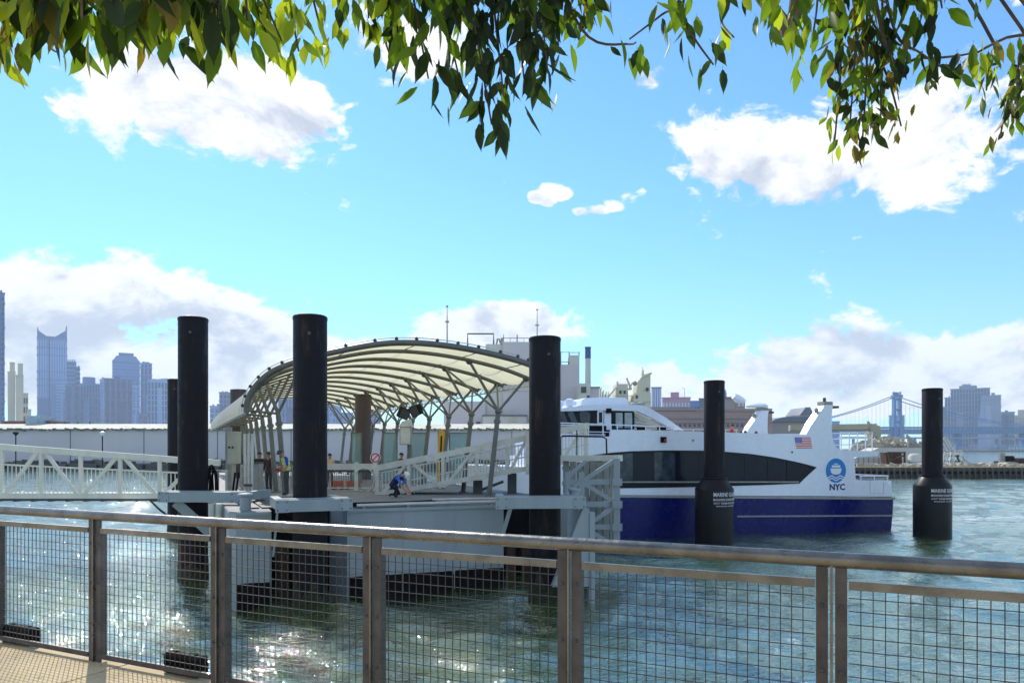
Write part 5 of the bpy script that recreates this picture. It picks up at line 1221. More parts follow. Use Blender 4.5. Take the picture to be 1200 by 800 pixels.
sx2('wall', 846, 862, 466, 530, .0, gpk); sx2('wall', 862.1, 873, 470, 530, -.2, brk); sx2('wall', 873.1, 885, 485.5, 530, -.1, gpk); sx2('wall', 846, 862, 484, 530, -.6, gpk)
for p0, y0 in ((864.5, 472), (868.5, 472), (864.5, 479.5), (868.5, 479.5), (850, 480), (856, 480), (850, 488), (856, 488), (861.5, 488), (867, 488), (875, 489), (880, 489)): sx2('window', p0, p0 + 2.6, y0, y0 + 4.2, -.8, lw if p0 > 860 else dw)
MB().lathe((xat(852.5, 320), 328, hz_(466, 320)), [(1.9, 0), (1.9, hz_(459, 320) - hz_(466, 320)), (1.5, 4.0), (.8, 4.7)], 16).build('dome', abl, t, smooth=True)
sx2('roof_edge', 845.6, 862.3, 465, 466, -.9, slate); sx2('roof_edge', 862.3, 873.4, 469.2, 470, -.9, slate)
# roofs seen between and beyond the ferry fins
Yr = 300.
t = thing('pier_building', 'grey roofed pier building between the two ferry fins', 'building', (xat(925, Yr), Yr, 0))
ibx(t, 'wall', 903, 948, 493, 545, Yr, Yr + 30, gpk)
MB().prism([(xat(903, Yr), hz_(494, Yr)), (xat(950, Yr), hz_(494, Yr)), (xat(946, Yr), hz_(488, Yr)), (xat(918, Yr), hz_(488.5, Yr)), (xat(908, Yr), hz_(491, Yr))], (Yr - 1, Yr + 30), lambda u, v, e: (u, e, v)).build('roof', slate, t)
t = thing('gabled_building', 'slate gabled building just left of the near ferry fin', 'building', (xat(945, 380), 380, 0))
MB().bx(xat(938, 380), xat(953, 380), 380, 400, 0, hz_(486, 380)).build('wall', gpk, t); MB().prism([(xat(937, 380), hz_(486, 380)), (xat(953.5, 380), hz_(486, 380)), (xat(949, 380), hz_(477, 380)), (xat(944, 380), hz_(477, 380))], (379.5, 400), lambda u, v, e: (u, e, v)).build('roof', slate, t)
for q in (941, 946): MB().bx(xat(q, 380), xat(q + 3, 380), 379.8, 380, hz_(493, 380), hz_(488.5, 380)).build('window', dw, t)
# suspension bridge
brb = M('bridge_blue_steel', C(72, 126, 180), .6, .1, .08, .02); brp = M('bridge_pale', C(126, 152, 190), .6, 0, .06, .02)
Yb2 = 1360.
def bz(p, y, dy=0.): return at(p, y, Yb2) + Vector((0, dy, 0))
br = thing('suspension_bridge', 'blue steel suspension bridge with one tower in view crossing behind the far pier', 'bridge', (xat(1051, Yb2), Yb2, 0))
tw_ = MB().bar(bz(1047.6, 530), bz(1047.9, 466), 4.5, 9, (0, 1, 0)).build('tower', brb, br); MB().bar(bz(1054.4, 530), bz(1054.1, 466), 4.5, 9, (0, 1, 0)).build('tower_leg', brb, tw_)
for y in (467, 480, 494, 509, 519): MB().bar(bz(1047.8, y), bz(1054.2, y), 3, 3.5).build('tower_strut', brb, tw_)
MB().bar(bz(1045.6, 464), bz(1056.4, 464), 12, 4).build('tower_cap', brb, tw_); MB().bar(bz(1050, 463), bz(1050, 459.5), 8, 5, (0, 1, 0)).build('tower_finial', brb, tw_); MB().bar(bz(1047, 463), bz(1047, 459), 2.5, 2.5, (0, 1, 0)).build('tower_finial', brb, tw_); MB().bar(bz(1055, 463), bz(1055, 459), 2.5, 2.5, (0, 1, 0)).build('tower_finial', brb, tw_)
for dy in (0, 28):
    def cab(p): return 464.5 + 33.5 * (1 - ((p - 1051 + 240) / 240) ** 2) if False else None
    lp = [(p, 464 + 37 * (1 - (1 - (1051 - p) / 175) ** 2)) for p in np.linspace(1051, 880, 16)]
    rp = [(p, 464 + 35 * (1 - (1 - (p - 1051) / 190) ** 2)) for p in np.linspace(1051, 1230, 16)]
    MB().path([bz(p, y, dy) for p, y in lp], .8, 6).build('main_cable', brb, br); MB().path([bz(p, y, dy) for p, y in rp], .8, 6).build('main_cable', brb, br)
    mb = MB()
    for p, y in [(q, 464 + 37 * (1 - (1 - (1051 - q) / 175) ** 2)) for q in range(1046, 885, -5)] + [(q, 464 + 35 * (1 - (1 - (q - 1051) / 190) ** 2)) for q in range(1056, 1228, 5)]:
        if y < 498: mb.bar(bz(p, y, dy), bz(p, 500, dy), .14, .14, (0, 1, 0))
    mb.build('hanger', brb, br, kind='stuff')
MB().bar(bz(880, 506, 14), bz(1320, 504.5, 14), 32, 9).build('deck_girder', brb, br); MB().bar(bz(880, 501, 14), bz(1320, 500, 14), 34, 2.2).build('upper_deck', brb, br)
mb = MB()
for k in range(110):
    p = 880 + k * 4; mb.bar(bz(p, 505, -2.5), bz(p + 2, 499.6, -2.5), .9, .9, (0, 1, 0)); mb.bar(bz(p + 2, 499.6, -2.5), bz(p + 4, 505, -2.5), .9, .9, (0, 1, 0))
mb.build('deck_truss', brp, br, kind='stuff')
for p in (1128, 1205, 1268): MB().bar(bz(p, 530, 14), bz(p, 507, 14), 9, 12, (0, 1, 0)).build('pier', brb, br)
t = thing('road_viaduct', 'thin pale elevated road under the blue bridge', 'viaduct', (xat(1120, 1250), 1250, 0))
MB().bar(at(985, 512.5, 1250), at(1300, 514, 1250), 20, 2.4).build('deck', brp, t)
for p in range(1000, 1300, 24): MB().bar(at(p, 530, 1250), at(p, 513, 1250), 3, 4, (0, 1, 0)).build('pillar', brp, t)
RG = 'towers across the river on the right'
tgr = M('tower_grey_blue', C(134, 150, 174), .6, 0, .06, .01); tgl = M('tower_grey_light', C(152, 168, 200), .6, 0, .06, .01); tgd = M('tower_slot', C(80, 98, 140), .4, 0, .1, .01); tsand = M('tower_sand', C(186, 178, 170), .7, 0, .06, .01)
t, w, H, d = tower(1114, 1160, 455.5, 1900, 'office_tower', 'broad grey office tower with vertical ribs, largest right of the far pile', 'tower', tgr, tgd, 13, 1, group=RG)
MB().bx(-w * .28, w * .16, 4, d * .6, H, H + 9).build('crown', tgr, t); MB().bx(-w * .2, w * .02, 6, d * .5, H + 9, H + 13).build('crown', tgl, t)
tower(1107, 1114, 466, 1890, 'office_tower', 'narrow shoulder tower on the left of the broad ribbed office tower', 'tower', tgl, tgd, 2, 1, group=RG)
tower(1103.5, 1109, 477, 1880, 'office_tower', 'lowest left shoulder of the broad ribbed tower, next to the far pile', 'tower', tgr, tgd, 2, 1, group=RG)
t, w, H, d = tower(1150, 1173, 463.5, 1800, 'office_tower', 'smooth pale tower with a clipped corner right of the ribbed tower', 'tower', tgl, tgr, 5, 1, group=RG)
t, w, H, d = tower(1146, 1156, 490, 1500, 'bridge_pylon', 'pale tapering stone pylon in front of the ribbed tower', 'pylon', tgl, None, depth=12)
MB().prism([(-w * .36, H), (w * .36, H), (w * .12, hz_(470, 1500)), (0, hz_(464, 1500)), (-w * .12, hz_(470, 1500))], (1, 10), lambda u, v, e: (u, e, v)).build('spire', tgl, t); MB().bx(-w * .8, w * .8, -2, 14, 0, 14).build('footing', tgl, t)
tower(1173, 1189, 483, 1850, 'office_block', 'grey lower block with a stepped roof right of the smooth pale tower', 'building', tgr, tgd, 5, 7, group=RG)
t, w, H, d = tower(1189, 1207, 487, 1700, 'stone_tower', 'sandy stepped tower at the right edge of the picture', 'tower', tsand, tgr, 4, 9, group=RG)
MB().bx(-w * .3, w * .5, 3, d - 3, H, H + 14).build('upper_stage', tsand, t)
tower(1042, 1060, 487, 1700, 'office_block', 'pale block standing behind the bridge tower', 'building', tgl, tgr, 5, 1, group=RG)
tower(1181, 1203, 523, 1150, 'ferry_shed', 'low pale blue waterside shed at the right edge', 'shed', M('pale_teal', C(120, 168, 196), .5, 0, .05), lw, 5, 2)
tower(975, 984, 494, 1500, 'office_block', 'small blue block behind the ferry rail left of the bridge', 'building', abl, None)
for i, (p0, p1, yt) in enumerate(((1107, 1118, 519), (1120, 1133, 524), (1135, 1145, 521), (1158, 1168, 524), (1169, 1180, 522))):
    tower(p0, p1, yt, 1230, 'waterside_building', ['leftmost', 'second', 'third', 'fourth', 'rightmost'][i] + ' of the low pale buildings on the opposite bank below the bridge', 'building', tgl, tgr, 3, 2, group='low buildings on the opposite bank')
# working pier with dark face and clutter
Yp = 124.
pierm = M('pier_weathered_timber', C(84, 80, 74), .9, 0, .25, .4, .3, 4, dirt=(C(48, 46, 44), .56), streak=True); debris = M('pale_debris', C(178, 170, 154), .85, 0, .2, 1.5, dirt=(C(150, 130, 104), .6)); sand = M('sandy_steel', C(172, 166, 148), .7, 0, .1, .5)
px0, px1 = xat(930, Yp), xat(1330, Yp)
pr = ground('work_pier', [(px0, Yp), (px1, Yp), (px1 + 20, Yp + 34), (px0, Yp + 34)], -.9, hz_(547.5, Yp), pierm)
ibx(pr, 'fender_beam', 930, 1330, 552, 555, Yp - .3, Yp, darkh); ibx(pr, 'kerb', 930, 1330, 546.3, 547.5, Yp, Yp + .5, conc)
for k in range(58): ibx(pr, 'fender_pile', 932 + k * 6.8, 933.6 + k * 6.8, 548, 561, Yp - .62, Yp - .3, pierm)
random.seed(11)
t = thing('container_hut', 'long off-white hut on the working pier behind the ferry stern', 'hut', (xat(1045, Yp + 12), Yp + 12, 1.8))
MB().prism([(xat(p, Yp + 12), hz_(y, Yp + 12)) for p, y in ((1001, 547), (1001, 537), (1030, 524.5), (1080, 524.5), (1080, 547))], (Yp + 12, Yp + 18), lambda u, v, e: (u, e, v)).build('wall', indp, t)
ibx(t, 'dark_band', 1000, 1080, 544, 546, Yp + 11.7, Yp + 12, dgrey)
for k in range(5): ibx(t, 'panel_rib', 1006 + k * 6, 1006.6 + k * 6, 536, 546, Yp + 11.8, Yp + 12, grey)
t = thing('steel_hopper', 'rusty brown hopper frame on the working pier', 'hopper', (xat(1050, Yp + 6), Yp + 6, 1.8))
MB().prism([(xat(p, Yp + 6), hz_(y, Yp + 6)) for p, y in ((1043, 545), (1041, 530), (1060, 530), (1061, 545))], (Yp + 7, Yp + 9), lambda u, v, e: (u, e, v)).build('back_plate', rustm, t)
for a, b in (((1041, 530), (1044, 546)), ((1060, 530), (1060, 546)), ((1040, 530), (1061, 530)), ((1043, 540), (1060, 533))): MB().bar(at(*a, Yp + 6), at(*b, Yp + 6), .25, .25, (0, 1, 0)).build('frame_bar', rustm, t)
t = thing('tank', 'pale tank between the brown hopper and the far lettered pile', 'tank', (xat(1070, Yp + 5), Yp + 5, 1.8))
MB().lathe((xat(1072, Yp + 6), Yp + 6, 1.6), [(1.1, 0), (1.1, 2.0), (.8, 2.4), (.2, 2.5)], 18).build('shell', indp, t, smooth=True)
MB().lathe((xat(1072, Yp + 6), Yp + 6, 1.6), [(1.14, .9), (1.14, 1.0)], 18).build('hoop', grey, t)
mb = MB()
for k in range(330):   # rubble heap behind the hut
    p = random.uniform(1000, 1080); Yq = Yp + 22 + random.uniform(-5, 5); top = 508 + abs(p - 1040) * .28 + random.uniform(0, 6)
    y = random.uniform(top, 527); s = random.uniform(.25, .9)
    mb.box(at(p, y, Yq), (s, s * random.uniform(.4, 1), s * random.uniform(.4, 1)), random.uniform(0, 3), random.uniform(0, 3), random.uniform(0, 3))
o = mb.build('rubble_heap', debris, loc=(xat(1040, Yp + 22), Yp + 22, 1.8)); o['kind'] = 'stuff'
ground('rubble_mound', [(xat(1000, Yp + 18), Yp + 18), (xat(1080, Yp + 18), Yp + 18), (xat(1074, Yp + 24), Yp + 24), (xat(1010, Yp + 24), Yp + 24)], 1.6, hz_(520, Yp + 18), debris)
mb = MB()
for k in range(150):
    p = random.uniform(1010, 1200); s = random.uniform(.2, .7)
    mb.box(Vector((xat(p, Yp + 3), Yp + random.uniform(1, 6), hz_(547, Yp) + s * .3)), (s * 1.5, s, s), random.uniform(0, 3), random.uniform(-.5, .5))
o = mb.build('pier_clutter', debris, loc=(xat(1100, Yp), Yp, 1.8)); o['kind'] = 'stuff'
Yj = 150.
t = thing('crane', 'sandy crane with a long level boom behind the ferry stern', 'crane', (xat(1022, Yj), Yj, 1.8))
MB().bar(at(925, 501, Yj), at(1026, 499.5, Yj), 1.2, 1.1).build('boom', sand, t); MB().bar(at(925, 504.5, Yj), at(1024, 503.5, Yj), .5, .35).build('boom_chord', sand, t)
mb = MB()
for k in range(24): p = 926 + k * 4; mb.bar(at(p, 504, Yj - .3), at(p + 2, 501.5, Yj - .3), .14, .14, (0, 1, 0)); mb.bar(at(p + 2, 501.5, Yj - .3), at(p + 4, 504, Yj - .3), .14, .14, (0, 1, 0))
mb.build('lattice', sand, t, kind='stuff')
MB().prism([(xat(p, Yj), hz_(y, Yj)) for p, y in ((1017, 500), (1021, 497), (1028, 499), (1031, 506), (1026, 520), (1021, 520))], (Yj - 1, Yj + 1.2), lambda u, v, e: (u, e, v)).build('cab', sand, t)
MB().bar(at(1019, 497, Yj), at(1016.5, 493.5, Yj), .4, .4, (0, 1, 0)).build('jib_tip', sand, t); MB().bar(at(1026, 518, Yj), at(1024, 546, Yj), 1.4, 1.4, (0, 1, 0)).build('pedestal', dgrey, t)
MB().prism([(xat(p, Yj - 1.3), hz_(y, Yj - 1.3)) for p, y in ((1022, 512), (1028, 512), (1027, 518), (1023, 518))], (Yj - 1.3, Yj - 1.02), lambda u, v, e: (u, e, v)).build('cab_window', frameb, t)
t = thing('conveyor', 'sloping lattice conveyor on the pier left of the far pile', 'conveyor', (xat(1070, 140), 140, 1.8))
for y in (0, 3): MB().bar(at(1062, 509 + y, 140), at(1079, 524 + y, 140), .25, .25).build('rail', grey, t)
for k in range(6): p = 1062 + k * 3; MB().bar(at(p, 509 + (p - 1062) * .88, 140), at(p + .3, 512 + (p - 1062) * .88, 140), .14, .14, (0, 1, 0)).build('rung', grey, t)
for p in (1064, 1077): MB().bar(at(p, 513 + (p - 1062) * .88, 140), at(p, 546, 140), .2, .2, (0, 1, 0)).build('leg', grey, t)
t = thing('loading_gantry', 'spindly white loading gantry on the pier right of the far lettered pile', 'gantry', (xat(1118, 132), 132, 1.8))
Yt = 132.
for a, b in (((1106, 513.5), (1114, 528)), ((1109, 513), (1117, 527)), ((1114, 528), (1127, 528)), ((1115, 528), (1113, 547)), ((1121, 528), (1124, 547)), ((1127, 528), (1129, 547)), ((1116, 547), (1124, 531)), ((1118, 531), (1128, 546)), ((1113, 540), (1128, 540)), ((1114, 534), (1127, 534)), ((1128, 536), (1140, 546)), ((1106, 513.5), (1109.5, 513))):
    MB().bar(at(*a, Yt), at(*b, Yt), .26, .26, (0, 1, 0)).build('gantry_bar', indp, t); MB().bar(at(*a, Yt) + Vector((0, 2, 0)), at(*b, Yt) + Vector((0, 2, 0)), .2, .2, (0, 1, 0)).build('gantry_bar', indp, t)
for k in range(4): MB().bar(at(1107.5 + k * 2, 516 + k * 3.6, Yt), at(1110.5 + k * 2, 515.5 + k * 3.6, Yt + .1), .14, .14).build('rung', indp, t)
t = thing('small_truck', 'cream truck with arched mudguards parked near the right end of the pier', 'truck', (xat(1186, Yp + 5), Yp + 5, 1.9))
Yq = Yp + 5
MB().prism([(xat(p, Yq), hz_(y, Yq)) for p, y in ((1177, 549), (1177, 543.5), (1180, 541.5), (1192, 541.5), (1196, 544), (1196, 549), (1193, 549), (1192, 546.5), (1189.5, 546.5), (1188.5, 549), (1184, 549), (1183, 546.5), (1180.8, 546.5), (1180, 549))], (Yq, Yq + 2), lambda u, v, e: (u, e, v)).build('body', debris, t)
for p in (1182, 1190.8): MB().tube(at(p, 548, Yq + .05), at(p, 548, Yq + .5), .3, 12).build('wheel', black, t)
t = thing('winch', 'dark winch beside the cream truck at the right end of the pier', 'winch', (xat(1178, Yp + 8), Yp + 8, 1.9))
MB().bx(xat(1173, Yp + 8), xat(1183, Yp + 8), Yp + 8, Yp + 10, 1.8, hz_(540, Yp + 8)).build('base', dgrey, t); MB().tube((xat(1178, Yp + 8), Yp + 8, hz_(537, Yp + 8)), (xat(1187, Yp + 8), Yp + 8, hz_(537, Yp + 8)), .5, 14).build('drum', black, t); MB().bar(at(1174, 541, Yp + 8.2), at(1174, 530.5, Yp + 8.2), .9, .5, (0, 1, 0)).build('mast', grey, t)
o = MB().tube((xat(1186, Yp + 11), Yp + 11, hz_(539.5, Yp + 11)), (xat(1215, Yp + 11), Yp + 12, hz_(539.5, Yp + 11)), .5, 12).build('pipe_section', rustm, loc=(xat(1200, Yp + 11), Yp + 11, 1.9)); tag(o, 'thick rust-red pipe lying at the right edge of the pier', 'pipe')
for p in (1190, 1205): MB().bx(xat(p, Yp + 11) - .2, xat(p, Yp + 11) + .2, Yp + 10.8, Yp + 11.6, 1.7, hz_(541.5, Yp + 11)).build('saddle', conc, o)
# ---------------------------------------------------------------- the tree overhead
def leafmat(name, a, b, tcol, edge=None):
    m = bpy.data.materials.new(name); m.use_nodes = True; t = m.node_tree; p = t.nodes['Principled BSDF']
    oi = N(t, 'ShaderNodeObjectInfo'); g = N(t, 'ShaderNodeNewGeometry')
    n = fbm(t, g.outputs['Position'], 22, 4, .6)
    c = mixc(t, mrange(t, mth(t, 'ADD', mth(t, 'MULTIPLY', n, .7), mth(t, 'MULTIPLY', oi.outputs['Random'], .3)), .25, .75), a, b)
    if edge: c = mixc(t, mrange(t, fbm(t, g.outputs['Position'], 30, 3), .6, .7), c, edge)
    t.links.new(c, p.inputs['Base Color']); p.inputs['Roughness'].default_value = .45
    tr = N(t, 'ShaderNodeBsdfTranslucent'); t.links.new(mixc(t, .75, c, tcol), tr.inputs[0])
    mx = N(t, 'ShaderNodeMixShader'); mx.inputs[0].default_value = .62
    t.links.new(p.outputs[0], mx.inputs[1]); t.links.new(tr.outputs[0], mx.inputs[2]); t.links.new(mx.outputs[0], t.nodes['Material Output'].inputs[0])
    return m
LM = [leafmat('leaf_shaded', C(30, 40, 28), C(46, 58, 34), C(60, 84, 24)), leafmat('leaf_green', C(50, 70, 34), C(72, 96, 40), C(140, 176, 28)),  # the darkest leaf colour has the upper foliage's shade painted in
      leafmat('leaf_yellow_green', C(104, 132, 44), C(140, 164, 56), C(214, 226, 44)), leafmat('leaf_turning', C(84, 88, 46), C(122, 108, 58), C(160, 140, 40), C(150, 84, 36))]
bark = M('tree_bark', C(92, 80, 70), .9, 0, .25, 12, .6, 40, streak=True)
def leaf_geo(seed):
    r = random.Random(seed); v, f = [], []
    W_ = [(0, 0), (.06, .05), (.14, .10), (.24, .145), (.36, .17), (.48, .172), (.60, .150), (.72, .108), (.83, .058), (.92, .022), (1, 0)]
    bend = r.uniform(-.18, .30); fold = r.uniform(.15, .45); tw = r.uniform(-.35, .35); side = r.uniform(-.08, .08)
    for k, (t, w) in enumerate(W_):
        z = bend * t * t; a = tw * t
        tooth = 1 + (.05 if k % 2 else -.03) * (0 < k < 9)
        for s in (-1, 0, 1):
            x = s * w * tooth; h = abs(x) * fold
            v.append((x * math.cos(a) - h * math.sin(a) + side * t * t, t - (.025 if s and k % 2 else 0), z + h * math.cos(a) + x * math.sin(a)))
    for k in range(len(W_) - 1):
        for s in (0, 1): f.append((k * 3 + s, k * 3 + s + 1, (k + 1) * 3 + s + 1, (k + 1) * 3 + s))
    o = len(v)   # petiole
    v += [(-.008, 0, 0), (.008, 0, 0), (.006, -.16, .03), (-.006, -.16, .03)]; f.append((o, o + 1, o + 2, o + 3))
    return v, f
LG = [leaf_geo(s) for s in range(6)]
LMESH = {}
for gi, (v, f) in enumerate(LG):
    for mi, m in enumerate(LM):
        me = bpy.data.meshes.new('leaf'); me.from_pydata(v, [], f); me.materials.append(m); me.polygons.foreach_set('use_smooth', [True] * len(f)); LMESH[gi, mi] = me
tx, ty = 1.3, -3.0
tree = thing('street_tree', 'leafy tree overhanging the quay, its drooping leaf sprays across the top of the picture', 'tree', (tx, ty, QZ))
trunk = MB().path(catmull([(tx, ty, QZ - .1), (tx + .03, ty, QZ + .5), (tx - .05, ty + .05, QZ + 1.6), (tx, ty + .15, QZ + 2.7), (tx - .05, ty + .3, QZ + 3.6)], 5), [.30 - .17 * k / 20 for k in range(21)], 16).build('trunk', bark, tree, smooth=True)
TT = Vector((tx - .05, ty + .3, QZ + 3.5))
LIMBS = [[TT, (.3, -1.2, 7.2), (-.9, .4, 7.2), (-2.0, 1.9, 6.95), (-3.2, 2.6, 6.7)], [TT, (.6, -1.4, 7.3), (.0, .4, 7.3), (-.5, 1.9, 7.0), (-.7, 3.0, 6.85)], [TT, (1.3, -1.3, 7.3), (1.2, .6, 7.3), (1.0, 2.1, 7.0), (1.2, 3.2, 6.8)], [TT, (1.9, -1.4, 7.2), (2.4, .4, 7.1), (2.6, 1.9, 6.9), (2.9, 2.7, 6.7)]]
limb_pts = []
for L in LIMBS:
    pts = [Vector(p) for p in catmull([tuple(q) for q in L], 6)]; limb_pts += pts[8:]
    MB().path(pts, [.10 * (1 - .82 * k / (len(pts) - 1)) for k in range(len(pts))], 10).build('branch', bark, tree, smooth=True)
# sprays: list of photo points, distance, leaf count, leaf length (m), colour mix, spread px
TW = []
rnd = random.Random(21)
for x in range(-20, 268, 8):
    hot = x < 30
    TW.append(([(x + rnd.uniform(-8, 8), -110), (x + rnd.uniform(-8, 8), -30), (x + rnd.uniform(-9, 9), rnd.uniform(-4, 24))], 1.6 + rnd.uniform(-.15, .25), 12, .100, (3, 5, 3, 1) if not hot else (1, 3, 5, 2)))
TW += [([(-15, -80), (2, -10), (14, 55)], 1.6, 17, .07, (0, 3, 6, 2)), ([(20, -60), (30, -10), (38, 40)], 1.6, 8, .065, (0, 3, 5, 2)), ([(-20, -20), (-8, 40), (4, 75)], 1.65, 7, .065, (0, 2, 5, 3)), ([(85, -60), (94, -10), (96, 22)], 1.4, 3, .09, (3, 3, 0, 1))]
TW += [([(270, -80), (300, -20), (330, 48)], 1.85, 17, .072, (0, 4, 7, 0)), ([(310, -80), (335, -10), (350, 60)], 1.85, 17, .07, (0, 4, 7, 0)), ([(350, -80), (365, -10), (378, 44)], 1.9, 16, .066, (1, 5, 6, 0)), ([(260, -60), (300, -20), (318, 10)], 1.8, 12, .075, (2, 5, 3, 0)),
       ([(395, -80), (398, -20), (396, 20)], 1.9, 13, .066, (1, 5, 5, 0)), ([(425, -80), (430, -20), (432, 22)], 1.9, 14, .066, (2, 5, 4, 0)), ([(370, -70), (400, -30), (420, -5)], 1.85, 10, .07, (1, 5, 4, 0)), ([(285, -70), (288, -10), (290, 28)], 1.75, 11, .08, (3, 5, 3, 0))]
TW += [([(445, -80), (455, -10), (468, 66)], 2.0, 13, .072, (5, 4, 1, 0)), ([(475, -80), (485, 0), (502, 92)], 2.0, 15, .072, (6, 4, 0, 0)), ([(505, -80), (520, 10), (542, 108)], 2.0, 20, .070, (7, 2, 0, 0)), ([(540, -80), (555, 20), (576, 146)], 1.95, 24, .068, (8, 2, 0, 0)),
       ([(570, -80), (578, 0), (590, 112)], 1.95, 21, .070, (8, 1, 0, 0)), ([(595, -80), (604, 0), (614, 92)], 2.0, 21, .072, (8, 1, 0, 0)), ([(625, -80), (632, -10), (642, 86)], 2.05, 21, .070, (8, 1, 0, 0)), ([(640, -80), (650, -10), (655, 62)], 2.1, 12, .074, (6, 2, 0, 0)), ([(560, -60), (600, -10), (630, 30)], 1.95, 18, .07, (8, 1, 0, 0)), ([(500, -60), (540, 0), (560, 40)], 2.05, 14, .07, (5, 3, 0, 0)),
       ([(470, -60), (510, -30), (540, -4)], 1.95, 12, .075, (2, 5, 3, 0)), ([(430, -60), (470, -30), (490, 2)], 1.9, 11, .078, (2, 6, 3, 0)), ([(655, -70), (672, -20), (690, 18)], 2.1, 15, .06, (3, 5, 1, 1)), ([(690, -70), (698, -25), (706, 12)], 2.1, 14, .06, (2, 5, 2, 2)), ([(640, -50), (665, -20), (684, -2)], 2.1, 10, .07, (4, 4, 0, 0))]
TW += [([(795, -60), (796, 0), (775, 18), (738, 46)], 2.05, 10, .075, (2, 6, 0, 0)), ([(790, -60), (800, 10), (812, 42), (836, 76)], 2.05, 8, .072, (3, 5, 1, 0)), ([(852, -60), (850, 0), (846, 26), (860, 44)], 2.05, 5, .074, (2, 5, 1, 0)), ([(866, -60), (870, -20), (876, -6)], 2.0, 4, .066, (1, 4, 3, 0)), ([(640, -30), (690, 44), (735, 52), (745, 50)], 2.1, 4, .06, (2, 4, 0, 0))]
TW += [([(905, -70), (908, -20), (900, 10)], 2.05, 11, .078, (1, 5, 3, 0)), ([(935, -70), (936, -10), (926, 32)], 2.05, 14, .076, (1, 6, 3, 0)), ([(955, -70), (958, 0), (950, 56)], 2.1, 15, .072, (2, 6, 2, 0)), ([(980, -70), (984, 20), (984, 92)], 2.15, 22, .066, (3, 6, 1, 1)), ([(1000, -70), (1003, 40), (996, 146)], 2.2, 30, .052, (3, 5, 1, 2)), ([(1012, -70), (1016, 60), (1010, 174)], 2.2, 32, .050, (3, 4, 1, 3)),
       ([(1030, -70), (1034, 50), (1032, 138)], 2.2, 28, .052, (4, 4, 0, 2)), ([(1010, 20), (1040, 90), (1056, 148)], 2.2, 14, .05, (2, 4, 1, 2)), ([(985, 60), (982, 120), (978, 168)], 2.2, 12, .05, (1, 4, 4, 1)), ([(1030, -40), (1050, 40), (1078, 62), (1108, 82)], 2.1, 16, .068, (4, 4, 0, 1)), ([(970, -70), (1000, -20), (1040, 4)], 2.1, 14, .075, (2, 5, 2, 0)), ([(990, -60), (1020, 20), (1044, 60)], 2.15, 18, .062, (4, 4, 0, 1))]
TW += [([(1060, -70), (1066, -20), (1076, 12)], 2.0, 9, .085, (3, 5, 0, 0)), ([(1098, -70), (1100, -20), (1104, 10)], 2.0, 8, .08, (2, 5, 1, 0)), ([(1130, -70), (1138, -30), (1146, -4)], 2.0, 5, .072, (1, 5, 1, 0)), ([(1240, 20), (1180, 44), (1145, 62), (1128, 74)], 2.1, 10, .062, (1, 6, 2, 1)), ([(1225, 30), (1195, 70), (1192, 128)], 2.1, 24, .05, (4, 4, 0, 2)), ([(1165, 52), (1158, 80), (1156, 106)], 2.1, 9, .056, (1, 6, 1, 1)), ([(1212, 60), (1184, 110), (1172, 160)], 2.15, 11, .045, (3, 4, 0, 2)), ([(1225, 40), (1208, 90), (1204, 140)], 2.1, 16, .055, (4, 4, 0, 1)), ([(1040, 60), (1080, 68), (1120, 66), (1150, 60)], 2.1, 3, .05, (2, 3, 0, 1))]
recs = []
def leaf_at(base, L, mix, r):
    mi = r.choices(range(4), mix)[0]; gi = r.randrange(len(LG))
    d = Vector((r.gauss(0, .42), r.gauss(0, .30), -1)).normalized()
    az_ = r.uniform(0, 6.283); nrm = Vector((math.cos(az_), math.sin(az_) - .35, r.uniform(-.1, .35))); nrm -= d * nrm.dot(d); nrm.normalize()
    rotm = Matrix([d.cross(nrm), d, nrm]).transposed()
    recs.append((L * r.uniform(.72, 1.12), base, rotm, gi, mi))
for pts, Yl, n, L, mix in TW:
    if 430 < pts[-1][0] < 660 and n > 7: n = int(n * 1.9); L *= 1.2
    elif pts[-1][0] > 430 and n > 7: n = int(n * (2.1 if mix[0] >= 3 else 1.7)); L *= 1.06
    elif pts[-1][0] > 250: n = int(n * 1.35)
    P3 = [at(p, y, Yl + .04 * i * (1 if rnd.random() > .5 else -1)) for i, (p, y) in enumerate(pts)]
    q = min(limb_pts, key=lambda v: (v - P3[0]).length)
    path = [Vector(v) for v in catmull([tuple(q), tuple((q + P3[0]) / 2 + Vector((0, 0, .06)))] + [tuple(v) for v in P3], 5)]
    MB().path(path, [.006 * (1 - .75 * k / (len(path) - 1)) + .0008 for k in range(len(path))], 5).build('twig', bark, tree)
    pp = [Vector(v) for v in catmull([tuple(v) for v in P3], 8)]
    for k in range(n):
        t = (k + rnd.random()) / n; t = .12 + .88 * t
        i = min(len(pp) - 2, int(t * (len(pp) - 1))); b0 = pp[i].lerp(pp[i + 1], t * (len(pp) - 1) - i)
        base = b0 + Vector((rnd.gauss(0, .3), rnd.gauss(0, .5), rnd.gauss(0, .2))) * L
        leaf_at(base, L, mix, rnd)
seen_n = len(recs)
recs.sort(key=lambda q: -q[0] / q[1].y)
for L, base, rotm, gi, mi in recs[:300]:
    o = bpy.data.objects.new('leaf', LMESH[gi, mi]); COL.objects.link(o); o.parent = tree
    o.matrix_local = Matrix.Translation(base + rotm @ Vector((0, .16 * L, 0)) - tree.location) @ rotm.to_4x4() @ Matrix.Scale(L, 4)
rest = recs[300:]
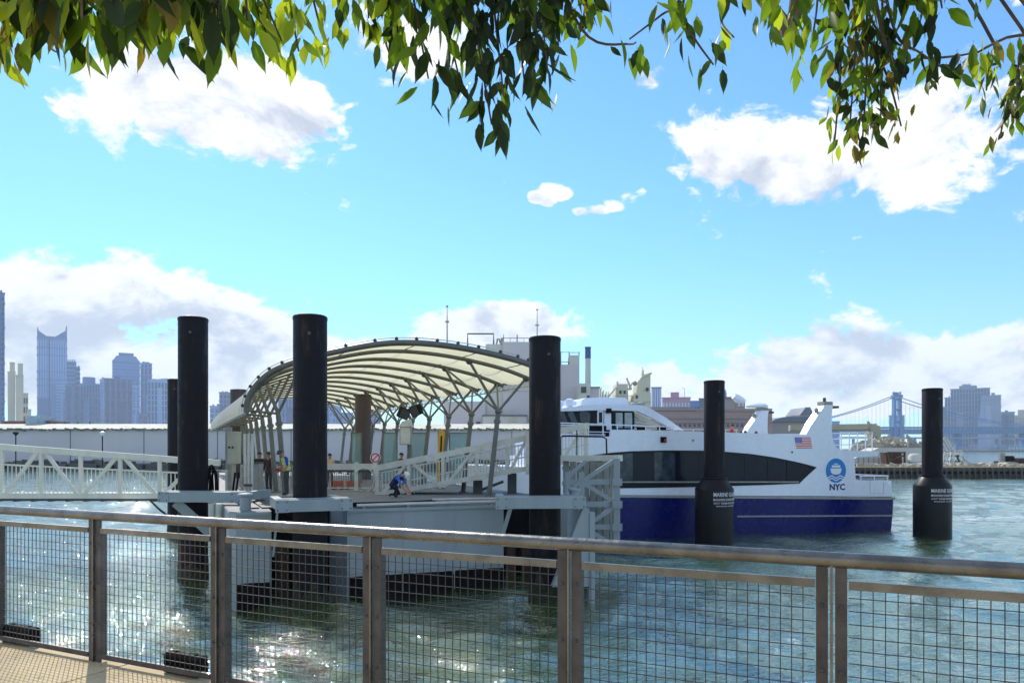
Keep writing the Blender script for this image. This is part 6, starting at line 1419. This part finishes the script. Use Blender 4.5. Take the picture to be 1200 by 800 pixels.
# the crown goes on above the frame and behind the camera, plus clumps added for shade
save = recs; recs = []
rc = random.Random(4)
SHADE_CLUMPS = [((-1.3, 4.05, 8.0), (.45, .5, .42), 420), ((-2.35, 3.45, 7.85), (.5, .5, .4), 170), ((.6, 4.2, 8.1), (.35, .4, .35), 120), ((2.0, 4.0, 8.0), (.5, .4, .4), 120)]  # unseen leaf clumps set sunward to shade the sprays in view
for c, rad, n in SHADE_CLUMPS:
    q = min(limb_pts, key=lambda v: (v - Vector(c)).length)
    MB().path([Vector(v) for v in catmull([tuple(q), tuple((q + Vector(c)) / 2 + Vector((0, -.1, .1))), c], 6)], [.035 - .0022 * i for i in range(13)], 7).build('branch', bark, tree, smooth=True)
    for k in range(n):
        b = Vector([c[i] + rc.gauss(0, rad[i]) for i in range(3)])
        if b.z < EYE + (HZ + 25) / F * b.y + .12: continue
        leaf_at(b, .09, (5, 5, 1, 0), rc)
for k in range(2600):
    q = rc.choice(limb_pts); b = q + Vector((rc.gauss(0, .45), rc.gauss(0, .5), rc.gauss(.15, .3)))
    if b.y > .3 and b.z < EYE + (HZ + 25) / F * b.y + .1: continue
    leaf_at(b, .085, (5, 5, 1, 0), rc)
rest = rest + recs
mb_v, mb_f, mb_m = [], [], []
for L, base, rotm, gi, mi in rest:
    o = len(mb_v); M4 = Matrix.Translation(base + rotm @ Vector((0, .16 * L, 0)) - tree.location) @ rotm.to_4x4() @ Matrix.Scale(L, 4)
    v, f = LG[gi]; mb_v += [tuple(M4 @ Vector(q)) for q in v]; mb_f += [tuple(i + o for i in q) for q in f]; mb_m += [mi] * len(f)
me = bpy.data.meshes.new('foliage'); me.from_pydata(mb_v, [], mb_f)
for m in LM: me.materials.append(m)
me.polygons.foreach_set('material_index', mb_m); me.polygons.foreach_set('use_smooth', [True] * len(mb_f))
o = bpy.data.objects.new('foliage', me); COL.objects.link(o); o.parent = tree; o['kind'] = 'stuff'

# ---------------------------------------------------------------- river haze
HAZE = 1
if HAZE:
    hb = MB().bx(-4600, 4600, -4600, 4600, -7, 500).build('haze', [], kind='stuff', loc=(0, 0, 0))
    hm_ = bpy.data.materials.new('river_haze'); hm_.use_nodes = True; t = hm_.node_tree; t.nodes.clear()
    pv = N(t, 'ShaderNodeVolumePrincipled'); pv.inputs['Color'].default_value = (.72, .84, 1, 1); pv.inputs['Density'].default_value = .00013; pv.inputs['Anisotropy'].default_value = .0
    om = N(t, 'ShaderNodeOutputMaterial'); t.links.new(pv.outputs[0], om.inputs['Volume'])
    hb.data.materials.append(hm_)
